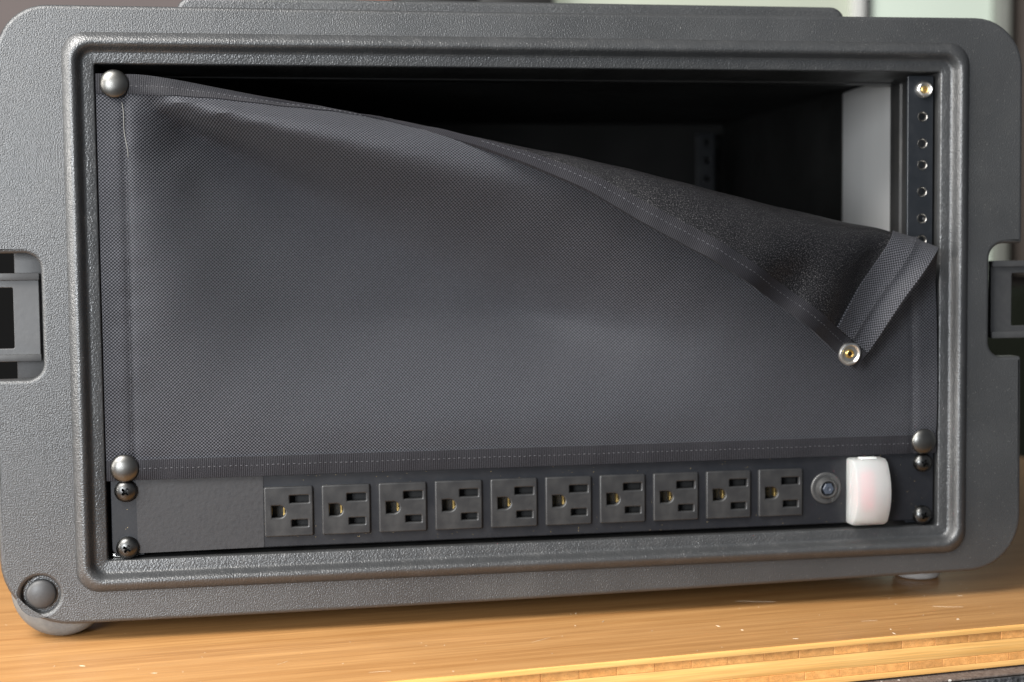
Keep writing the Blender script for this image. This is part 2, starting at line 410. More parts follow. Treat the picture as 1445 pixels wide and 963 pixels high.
win = empty('sliding_window', (550, 1500, 350))
tag(win, 'pale green frosted sliding window with white posts, blurred behind the case', 'window')
def lb(name, x0, x1, y0, y1, z0, z1, m, par, o=(550, 1500, 350), bev=1.5):
    return obj(name, box(name, x0 - o[0], x1 - o[0], y0 - o[1], y1 - o[1], z0 - o[2], z1 - o[2], m, bev), par)
pane_m = emit_mat('frosted_pane', (.60, .64, .52), .50)
pane_m2 = emit_mat('frosted_pane_bright', (.62, .70, .60), .62)
wht = mat('white_frame', (.80, .80, .76), .4)
drk = mat('dark_frame', (.05, .05, .05), .5)
lb('pane', 301, 798, 1506, 1512, 60, 1210, pane_m, win)
lb('pane', 834, 1050, 1506, 1512, 60, 1210, pane_m2, win)
lb('frame_post', 284, 300, 1490, 1530, 58, 1212, wht, win)
lb('frame_post', 799, 818, 1490, 1530, 58, 1212, wht, win)
lb('frame_post', 820, 832, 1492, 1530, 58, 1212, drk, win)
lb('frame_post', 1052, 1075, 1490, 1530, 58, 1212, mat('grey_frame', (.30, .31, .28), .5), win)
lb('frame_rail', 284, 1075, 1488, 1532, 30, 57, wht, win)
lb('frame_rail', 284, 1075, 1488, 1532, 1213, 1240, wht, win)

cab = empty('dark_cabinet', (165, 1440, -885))
tag(cab, 'tall dark cabinet left of the pale window, far out of focus behind the case', 'cabinet')
cm = mat('dark_cabinet_wood', (.022, .020, .019), .5, cscale=8)
for nm, b_ in (('carcass', (42, 280, 1400, 1540, -885, 1000)), ('door', (45, 160, 1390, 1398, -800, 980)), ('door', (164, 277, 1390, 1398, -800, 980))):
    obj(nm, box(nm, b_[0] - 165, b_[1] - 165, b_[2] - 1440, b_[3] - 1440, b_[4] + 885, b_[5] + 885, cm, 2), cab)
cu_ = empty('orange_panel', (10, 1500, -885))
tag(cu_, 'narrow orange red board standing against the taupe wall beside the dark cabinet', 'board')
obj('board', box('board', -30, 28, 0, 40, 0, 1500, mat('orange_paint', (.60, .16, .06), .5, cscale=5, col2=(.52, .13, .05)), 2), cu_)
obj('edge_strip', box('edge_strip', -33, -30.5, -2, 42, 0, 1500, mat('dark_edge', (.1, .05, .04), .5), .5), cu_)
br = tag(obj('brick_pillar', box('brick_pillar', 1104, 1500, 1380, 1540, 118, 1500, mat('brown_pillar', (.15, .125, .11), .8, cscale=6), 2)),
         'brownish pillar to the right of the pale window, mostly hidden behind the case', 'pillar')
ds = tag(obj('dark_sofa', box('dark_sofa', 1000, 1800, 1300, 1478, -330, 100, mat('dark_green_fabric', (.011, .013, .009), .9, cscale=6, spec=.1), 18, 4)),
         'dark low furniture block seen blurred through the right latch opening', 'furniture')
ps = tag(obj('pale_chest', box('pale_chest', 900, 1800, 1296, 1470, -885, -335, mat('pale_paint', (.55, .58, .52), .6, cscale=6), 8)),
         'pale chest, a blurred sliver beside the lower right corner of the case', 'chest')

sp_ = empty('black_backing_box', (-640, 1200, -885))  # added box, only there to make the left slot look black
tag(sp_, 'tall black speaker box, added to darken the view through the left latch slot of the case', 'backing')
spm = mat('black_vinyl', (.004, .004, .004), .9, cscale=20, spec=.1)
obj('cabinet', box('cabinet', -260, 340, -150, 150, 0, 1150, spm, 6), sp_)
obj('front_sheet', box('front_sheet', -240, 320, -158, -151, 30, 1120, mat('black_sheet', (.004, .004, .004), .9, cscale=60, spec=.1), 2), sp_)
wt = empty('bamboo_worktop', (-103.7, -102.1, -68.6), A6)
tag(wt, 'laminated bamboo worktop with orange striped front edge, the black case standing on it', 'table')
def wbox(name, x0, x1, y0, y1, z0, z1, m, bev=.25):
    return obj(name, box(name, x0, x1, y0, y1, z0 + 68.6, z1 + 68.6, m, bev), wt)
wbox('top_layer', -420, 760, 0, 640, -48.35, -45.0, M['wood_top'], .35)
wbox('edge_strip', -420, 760, -1.3, -.05, -48.3, -45.15, M['wood_long'], .45)
wbox('middle_layer', -420, 760, .2, 640, -60.95, -52.95, M['wood_long'])
wbox('bottom_layer', -420, 760, 0, 640, -68.6, -65.35, M['wood_long'])
wbox('core_layer', -420, 760, 19, 640, -52.9, -48.4, M['wood_end'], 0)
wbox('core_layer', -420, 760, 19, 640, -65.3, -61.0, M['wood_end'], 0)
blk = [box('block', 0, w_, 0, 18.8, 0, h_, M['wood_end'], .18, 1) for (w_, h_) in ((20.55, 4.42), (20.8, 4.22))]
for i in range(-8, 24):
    for (mesh_, x, z) in ((blk[0], 209.9 + 20.75 * (i - 6), -52.88), (blk[1], 213.2 + 21.02 * (i - 6), -65.28)):
        o = obj('block', mesh_, wt, (x + rnd.uniform(-.05, .05), .05 + rnd.uniform(-.12, .12), z + 68.6))

# ---------------------------------------------------------------- carpeted box under the worktop
cb = empty('carpeted_box', (-103.7, -102.1, -320), A6)
tag(cb, 'black carpet covered box with bare metal trim, under the front edge of the bamboo worktop', 'box')
carpet = mat('black_carpet', (.012, .013, .015), .9, bump=(500, .0012, 5, 'noise'), col2=(.10, .10, .105), cscale=420)
dusty = mat('dusty_felt', (.10, .072, .058), .9, bump=(600, .0006, 5, 'noise'), col2=(.17, .135, .115), cscale=300, specks=[(300, .25, (.7, .65, .6), .93)])
def cbx(name, x0, x1, y0, y1, z0, z1, m, bev=.3): return obj(name, box(name, x0, x1, y0, y1, z0 + 320, z1 + 320, m, bev), cb)
cbx('body', -400, 740, -9.4, 600, -320, -71.2, M['cavity'], .5)
cbx('felt_lid', -400, 740, -9.5, 600, -71.1, -69.8, dusty, .5)
cbx('carpet_front', -400, 740, -11.2, -9.55, -77.4, -71.3, carpet, .6)
cbx('metal_trim', -400, 740, -11.8, -9.5, -100, -77.6, M['alu'], .5)
cbx('carpet_front', -400, 740, -11.2, -9.55, -320, -100.3, carpet, .6)

# ---------------------------------------------------------------- the equipment case
case = empty('equipment_case', (0, 0, -45))
tag(case, 'black moulded plastic rack case with pebbled front flange, standing on the bamboo worktop', 'equipment case')
def part(name, me, par=case, loc=(0, 0, 0), off=(0, 0, 45)):
    return obj(name, me, par, (loc[0] + off[0], loc[1] + off[1], loc[2] + off[2]))
outline = fillet([(-290.6, 301.1, 27), (-24, 300.9, 0), (120, 301.3, 0), (292.3, 302.0, 30),
                  (293.0, 168.9, 1.5), (272.3, 168.9, 9), (272.3, 101.0, 9), (293.3, 101.0, 1.5),
                  (294.3, -28.0, 33), (185, -29.6, 0), (98, -31.0, 0), (-28, -32.7, 0), (-148, -33.5, 0),
                  (-298.8, -33.9, 37),
                  (-299.5, 100.8, 1.5), (-273.0, 100.8, 9), (-273.0, 169.0, 9), (-299.5, 169.0, 1.5), (-297.0, 220, 60)], 10)
btn_c = (-278.4, -16.8)
inner = fillet([(-256, 283.5, 11), (255.2, 283.5, 11), (255.2, -13.3, 11), (-256, -13.3, 11)], 10)
fo = part('flange', plate('flange', outline, [inner, circle(*btn_c, 10.3, 40)], 0, 13, 2.2, M['flange'], 4))

bx0, bx1, bz0, bz1 = -259.2, 258.2, -16.5, 286.8
prof = [(-.35, 1.5, 12.6), (0.05, -0.1, 12.6), (.9, -1.3, 12.4), (2.1, -2.5, 12), (3.6, -3.7, 11.5), (5.2, -4.4, 11), (6.5, -4.2, 10), (7.6, -3.1, 9), (8.5, -1.2, 8),
        (9.3, .9, 7), (10.2, 2.0, 6), (11.3, 2.2, 4.5), (15.8, 2.2, 1.6), (16.3, 2.5, 1.4), (16.6, 3.3, 1.2), (16.7, 6, 1.2)]
rings = [(bx0 + i, bx1 - i * 1.01, bz0 + i, bz1 - i, r, y) for (i, y, r) in prof]
part('raised_bead', ring_loft('raised_bead', rings, M['edge'], n=10, smooth=60))
rr = [(-242.4, 241.3, .2, 270.1, 1.2, 6.05), (-242.0, 241.0, .2, 270.0, 1.2, 30), (-242.0, 241.0, .2, 270.0, 1.2, 55), (-240.8, 239.8, .8, 269.3, 1.2, 56.2),
      (-240.8, 239.8, .8, 269.5, 1.2, 70), (-241.5, 240.4, .4, 270, 1.2, 71.5), (-250.5, 250.0, -8, 278, 2, 73), (-250.5, 250.0, -8, 278, 4, 455)]
part('inner_frame', ring_loft('inner_frame', rr[:7], M['collar'], smooth=30))
part('liner', ring_loft('liner', [(-250.6, 250.1, -8.1, 278.1, 4, 73.2), (-250.6, 250.1, -8.1, 278.1, 4, 455)], M['cavity'], cap_last=True, smooth=30))
body = [(-262, 262, -18, 289, 12, 13.2), (-268, 268, -27, 296, 20, 16), (-268, 268, -27, 296, 20, 470), (-262, 262, -22, 290, 16, 480)]
part('shell', ring_loft('shell', body, M['edge'], cap_last=True, smooth=40))
# raised rib on the top of the shell behind the flange
part('top_rib', plate('top_rib', fillet([(-201, 290, 2), (-201, 312.9, 9), (196.5, 313.2, 9), (196.5, 290, 2)], 8), [], 38, 60, 2.5, M['flange'], 3))
# corner button
def dome(r, h, y, n=9, base=1.2):
    pr = [(r, y + base), (r, y)]
    for k in range(1, n):
        a = math.pi / 2 * k / n; pr.append((r * math.cos(a), y - h * math.sin(a)))
    pr.append((.12, y - h)); return pr
part('button_seat', lathe('button_seat', [(10.6, 9), (10.6, 4.4), (8.6, 4.2), (.1, 4.2)], M['edge'], 40), loc=(btn_c[0], 0, btn_c[1]))
part('corner_button', lathe('corner_button', dome(8.1, 3.2, 2.6, base=1.5), M['latch'], 40), loc=(btn_c[0], 0, btn_c[1]))
# feet
def foot(x, z, y0, y1, r):
    pr = [(r - 7, y0), (r - 4.2, y0 + .5), (r - 2.2, y0 + 1.8), (r - .9, y0 + 3.8), (r - .2, y0 + 6.5), (r, y0 + 10), (r, y1 - 4), (r - 2, y1)]
    return part('foot', lathe('foot', pr, M['foot'], 56), loc=(x, 0, z))
foot(-270.0, -17.6, 13.3, 44, 27.3)
foot(-271.5, -17.6, 430, 465, 27.3)
foot(271.5, -17.6, 430, 465, 27.3)
rf = part('foot', lathe('foot', [(12, 12), (14, 10), (14.5, 3), (13.5, 1), (11, 0)], mat('grey_rubber_foot', (.42, .41, .40), .45, cscale=80, dust=(60, .4, (.15, .14, .13))), 40), loc=(257, 64, -45)); rf.rotation_euler = (math.pi / 2 * 1, 0, 0)

# latch keepers in the two side slots
def latch(sx, xa, xb, xc, zt0, zt1, zb0, zb1):
    t = part('latch_keeper', plate('latch_keeper', fillet([(sx * xa, zt0, .4), (sx * xb, zt0, .4), (sx * xb, zb1, .4), (sx * xa, zb1, .4)][::1], 3),
             [fillet([(sx * xc, zt1 - 4, 1), (sx * (xb - 6), zt1 - 4, 1), (sx * (xb - 6), zb0 + 3.2, 1), (sx * xc, zb0 + 3.2, 1)], 3)], 11, 4, .4, M['latch'], 1))
    for (z0, z1) in ((zt1, zt0), (zb1, zb0)):
        o = obj('cross_bar', box('cross_bar', min(sx * (xa - .6), sx * xb), max(sx * (xa - .6), sx * xb), 8.2, 10.8, z0, z1, M['latch'], .35), t)
    return t
latch(-1, 275.8, 330, 289.5, 158.2, 154.4, 114.0, 110.3)
latch(1, 279.0, 330, 292.3, 158.4, 154.8, 115.6, 111.6)
for sx in (-1, 1):
    x0, x1 = (-289.6, -270) if sx < 0 else (268.5, 279.5)
    part('slot_wall', box('slot_wall', x0, x1, 17, 20, 96, 173, M['latch'], 1))

# rack rails
hz = []
for k in range(6):
    for d in (6.35, 22.225, 38.1): hz.append(44.45 * k + d)
def rail_mesh(x0, x1, top):
    holes = [circle(0, z, 2.75, 20) for z in hz if z < top - 4]
    return plate('rack_rail', fillet([(x0, 1.2, .8), (x0, top, .8), (x1, top, .8), (x1, 1.2, .8)], 3), holes, 0, 2.2, .45, M['rail'], 2)
rm = {1: rail_mesh(-9.4, 6.8, 268.6), -1: rail_mesh(-6.8, 9.4, 256)}
rims = [(2.5, 0)]
rim_me = lathe('hole_rim', [(3.0, -.12), (3.15, .2), (2.5, 1.9), (2.25, 2.4), (2.05, 1.4), (2.3, .2), (2.7, -.25)], mat('worn_hole_rim', (.42, .41, .39), .35, 1, cscale=200), 24)
# open ring: drop the two caps
bm = bmesh.new(); bm.from_mesh(rim_me)
bmesh.ops.delete(bm, geom=[f for f in bm.faces if len(f.verts) > 4], context='FACES'); bm.to_mesh(rim_me); bm.free()
flange_me = box('rail_web', 5.0, 6.7, 2.3, 34, 1.2, 255.9, M['rail'], .3)
for x, y in ((232.9, 8), (-232.5, 8), (226, 424), (-226, 424)):
    r_ = part('rack_rail', rm[1 if x > 0 else -1], loc=(x, y, 0))
    wb = obj('rail_web', flange_me, r_)
    if x < 0: wb.location = (-11.7 * MM, 0, 0)
    if y < 100 and x > 0:
        for z in hz:
            if 60 < z < 256: obj('hole_rim', rim_me, r_, (0, 0, z))
part('rail_lip', box('rail_lip', -240.5, -227, 9, 12, .5, 2.4, M['bright_metal'], .3))
# bare metal bracket plate along the right inner wall, behind the inner frame
def side_plate(sx):
    pts = [(249.5, 77), (246.6, 77.4), (246.5, 120)] + [(246.5 + 3.3 * (k / 10) ** 2, 128 + 4.6 * k) for k in range(11)] + [(249.9, 174)]
    V = [(sx * x, y, z) for z in (-4, 276) for (x, y) in pts]; n = len(pts)
    F = [(i, (i + 1) % n, n + (i + 1) % n, n + i) for i in range(n)] + [tuple(range(n)), tuple(range(n, 2 * n))]
    part('side_plate', mesh('side_plate', V, F, M['alu'], 30))
side_plate(1); side_plate(-1)

def cross_cut(r, w, depth_y0, depth_y1, ang):
    bm = bmesh.new()
    for k in range(2):
        g = bmesh.ops.create_cube(bm, size=1)
        for v in g['verts']:
            t = .62 if v.co.y > 0 else 1.0
            v.co = Vector((v.co.x * 2 * r * t, (depth_y0 + depth_y1) / 2 + v.co.y * (depth_y1 - depth_y0), v.co.z * w * (t + .15)))
        bmesh.ops.rotate(bm, verts=g['verts'], cent=(0, 0, 0), matrix=Matrix.Rotation(ang + k * math.pi / 2, 3, 'Y'))
    # union of the two bars by cutting them one after another
    me = bpy.data.meshes.new('cut'); 
    for v in bm.verts: v.co *= MM
    bm.to_mesh(me); bm.free(); return me
def screw_mesh(r, h, m, ang):
    me = lathe('screw', dome(r, h, 0, 10, 1.0), m, 40)
    for k in range(2):
        bm = bmesh.new(); g = bmesh.ops.create_cube(bm, size=1)
        for v in g['verts']:
            t = .55 if v.co.y > 0 else 1.0
            v.co = Vector((v.co.x * .84 * r * t, -h / 2 - .4 + v.co.y * (h - .1 + 1), v.co.z * r * .2 * (t + .2)))
        bmesh.ops.rotate(bm, verts=bm.verts, cent=(0, 0, 0), matrix=Matrix.Rotation(ang + k * math.pi / 2, 3, 'Y'))
        for v in bm.verts: v.co *= MM
        c = bpy.data.meshes.new('c'); bm.to_mesh(c); bm.free()
        me = boolean_cut(me, c)
    me.name = 'screw'
    return me
# stud at the top of the right rail
st = part('rail_stud', lathe('rail_stud', [(5.1, 0), (5.2, -1.0), (4.7, -2.4), (3.9, -3.0), (3.2, -2.6), (2.9, -1.2), (.1, -1.2)], M['bright_metal'], 36), loc=(233.2, 7.9, 260.35))
obj('stud_screw', screw_mesh(2.3, .8, M['brass'], .6), st, (0, -1.4, 0))

# ---------------------------------------------------------------- the power strip in the bottom rack unit
ps_ = empty('power_strip', (0, 5.5, 3))
tag(ps_, 'black ten outlet rack power strip screwed along the bottom of the case opening', 'power strip')
def pp(name, me, loc=(0, 0, 0), par=None):
    return obj(name, me, par or ps_, loc if par else (loc[0], loc[1] - 5.5, loc[2] - 3))
slots = []
for x in (-232.5, 232.5):
    for z in (6.35, 38.1): slots.append(fillet([(x - 5, z + 3.4, 3.3), (x + 5, z + 3.4, 3.3), (x + 5, z - 3.4, 3.3), (x - 5, z - 3.4, 3.3)], 6))
ocx = [-143.85 + 31.93 * i for i in range(10)]; ocz = 23.2
ocut = [fillet([(x - 12.6, ocz + 13.1, .5), (x + 12.6, ocz + 13.1, .5), (x + 12.6, ocz - 13.1, .5), (x - 12.6, ocz - 13.1, .5)], 2) for x in ocx]
pp('face_plate', plate('face_plate', fillet([(-240.4, 46.7, 3), (240.2, 46.7, 1.5), (240.2, 3.0, 1.5), (-240.4, 3.0, 3)], 5), slots + ocut, 5.5, 2.4, .6, M['panel'], 2))
pp('housing', box('housing', -216, 216, 13.5, 48, 3.6, 45.6, M['rail'], 1))
pp('tape_patch', plate('tape_patch', fillet([(-226.9, 46.2, .5), (-157.6, 46.0, .8), (-157.8, 3.4, .8), (-226.4, 2.9, 1.5)], 3), [], 5.2, .28, .1, M['tape'], 1))
ow, oh = 13.5, 14.05
def rect(x0, x1, z0, z1, r=.4): return fillet([(x0, z1, r), (x1, z1, r), (x1, z0, r), (x0, z0, r)], 3)
gh = [(-9.4, 3.4), (-5.2, 3.4)] + [(-5.2 + 3.4 * math.sin(math.pi * k / 10), 3.4 * math.cos(math.pi * k / 10)) for k in range(1, 10)] + [(-5.2, -3.4), (-9.4, -3.4)]
face = plate('outlet', rect(-ow, ow, -oh, oh, 1.0), [gh, rect(.6, 11.2, 4.7, 8.9), rect(1.6, 10.6, -8.7, -4.9)], 0, 3.4, .75, M['outlet'], 2)
socket = box('socket_back', -12.3, 12.3, 8.2, 9.6, -12.8, 12.8, M['socket_dark'], 0)
def contact_mesh():
    bm = bmesh.new()
    def bb(x0, x1, y0, y1, z0, z1):
        g = bmesh.ops.create_cube(bm, size=1)
        for v in g['verts']: v.co = Vector(((x0 + x1) / 2 + v.co.x * (x1 - x0), (y0 + y1) / 2 + v.co.y * (y1 - y0), (z0 + z1) / 2 + v.co.z * (z1 - z0))) * MM
    bb(-3.1, -2.2, 3.6, 7.3, -2.6, 2.6); bb(-9.6, -9.2, 3.9, 7.3, -2.4, 2.4)
    me = bpy.data.meshes.new('contact'); bm.to_mesh(me); bm.free(); me.materials.append(M['brass']); return me
con = contact_mesh()
for x in ocx:
    o = pp('outlet', face, (x, 3.6, ocz))
    obj('socket_back', socket, o); obj('contact', con, o)
cut = box('cut', 0, 1, 0, 1, 0, 1, M['rail'], 0)
# reset button of the breaker
kb = pp('reset_button_collar', lathe('reset_button_collar', [(9.5, .0), (9.5, -.5), (9.0, -1.0), (8.0, -1.1), (7.6, -.9), (6.6, -.9), (6.1, -2.2), (5.4, -3.9), (4.7, -4.2), (4.2, -3.2), (4.1, -.6), (.1, -.6)],
        M['knob'], 96, 30, wobble=((1, 2, 3), -.22)), (172.2, 5.45, 24.7))
obj('reset_button', lathe('reset_button', [(3.6, -.6), (3.6, -3.6), (3.1, -4.1), (1.2, -4.2), (.8, -3.9), (.1, -3.9)], M['button'], 6, 20), kb, (0.2, 0, 0))
def text_mesh(s, size, m):
    cu = bpy.data.curves.new('t', 'FONT'); cu.body = s; cu.size = size * MM; cu.align_x = 'CENTER'; cu.align_y = 'CENTER'; cu.extrude = .12 * MM; cu.bevel_depth = .04 * MM
    o = bpy.data.objects.new('t', cu); C.objects.link(o)
    dg = bpy.context.evaluated_depsgraph_get(); dg.update()
    me = bpy.data.meshes.new_from_object(o.evaluated_get(dg), depsgraph=dg)
    bpy.data.objects.remove(o); bpy.data.curves.remove(cu); me.materials.clear(); me.materials.append(m)
    for v in me.vertices: v.co = (v.co.x, -v.co.z, v.co.y)
    return me
obj('raised_lettering', text_mesh('15A', 2.3, M['knob']), kb, (0, -1.0, 7.35 - .1))
lt = obj('raised_lettering', text_mesh('125', 2.3, M['knob']), kb, (.6, -1.0, -7.3)); lt.rotation_euler = (0, math.pi, 0)
# rocker and its frosted cover
pp('red_rocker', box('red_rocker', 192.6, 199.5, -3.0, 4, 12, 34, M['red'], 1.2, 3), (0, 0, 0))
pp('switch_frame', box('switch_frame', 187.2, 204.2, 2.2, 5.4, 6, 39.5, mat('pale_plastic', (.50, .55, .60), .4), .6))
def cover_mesh():
    x0, x1 = 184.9, 206.6
    def arc(off):
        z0, z1 = 2.9 + off, 42.6 - off
        pts = []
        # depth of the front: 9.5 mm at the ends, 16 in the middle; corners rounded
        n = 22
        pts.append((5.4, z0))
        cr_ = 2.2
        for k in range(n + 1):
            t = k / n; z = z0 + (z1 - z0) * t
            d = 10.0 + 7.0 * (1 - (2 * t - 1) ** 2) - off
            e = min(z - z0, z1 - z)
            if e < cr_: d -= cr_ - math.sqrt(max(0, cr_ ** 2 - (cr_ - e) ** 2))
            pts.append((5.4 - d, z))
        pts.append((5.4, z1)); return pts
    V, F = [], []
    def shell_(off, xa, xb, flip):
        a = arc(off); n = len(a); r = 1.6 if off == 0 else .8
        rows = [(xa, r), (xa + r * .3, r * .3), (xa + r, 0), (xb - r, 0), (xb - r * .3, r * .3), (xb, r)]
        base = len(V)
        zc = (2.9 + 42.6) / 2
        for (x, ins) in rows:
            for (y, z) in a:
                f = 1 - ins / 20.; V.append((x, 5.4 + (y - 5.4) * (1 - ins / 17.) , zc + (z - zc) * f))
        for i in range(len(rows) - 1):
            for j in range(n - 1): F.append((base + i * n + j, base + (i + 1) * n + j, base + (i + 1) * n + j + 1, base + i * n + j + 1))
        F.append(tuple(base + j for j in range(n))); F.append(tuple(base + (len(rows) - 1) * n + j for j in range(n)))
    shell_(0, x0, x1, False); shell_(1.3, x0 + 1.3, x1 - 1.3, True)
    return mesh('switch_cover', V, F, M['cover'], 40)
pp('switch_cover', cover_mesh())
pp('cover_hinge', box('cover_hinge', 190.5, 200.5, -3.5, 1.5, 42.4, 43.3, mat('cover_plastic', (.85, .87, .84), .35), .4))
for k, (x, z, r, a) in enumerate(((-232.2, 38.0, 6.25, .75), (-232.0, 6.4, 6.25, .55), (232.6, 38.1, 5.7, .3), (232.6, 6.4, 5.7, .5))):
    pp('mounting_screw', screw_mesh(r, 3.9, M['screw'], a), (x, 4.6, z))

# ---------------------------------------------------------------- the fabric cover
NXc, NZc = 97, 45
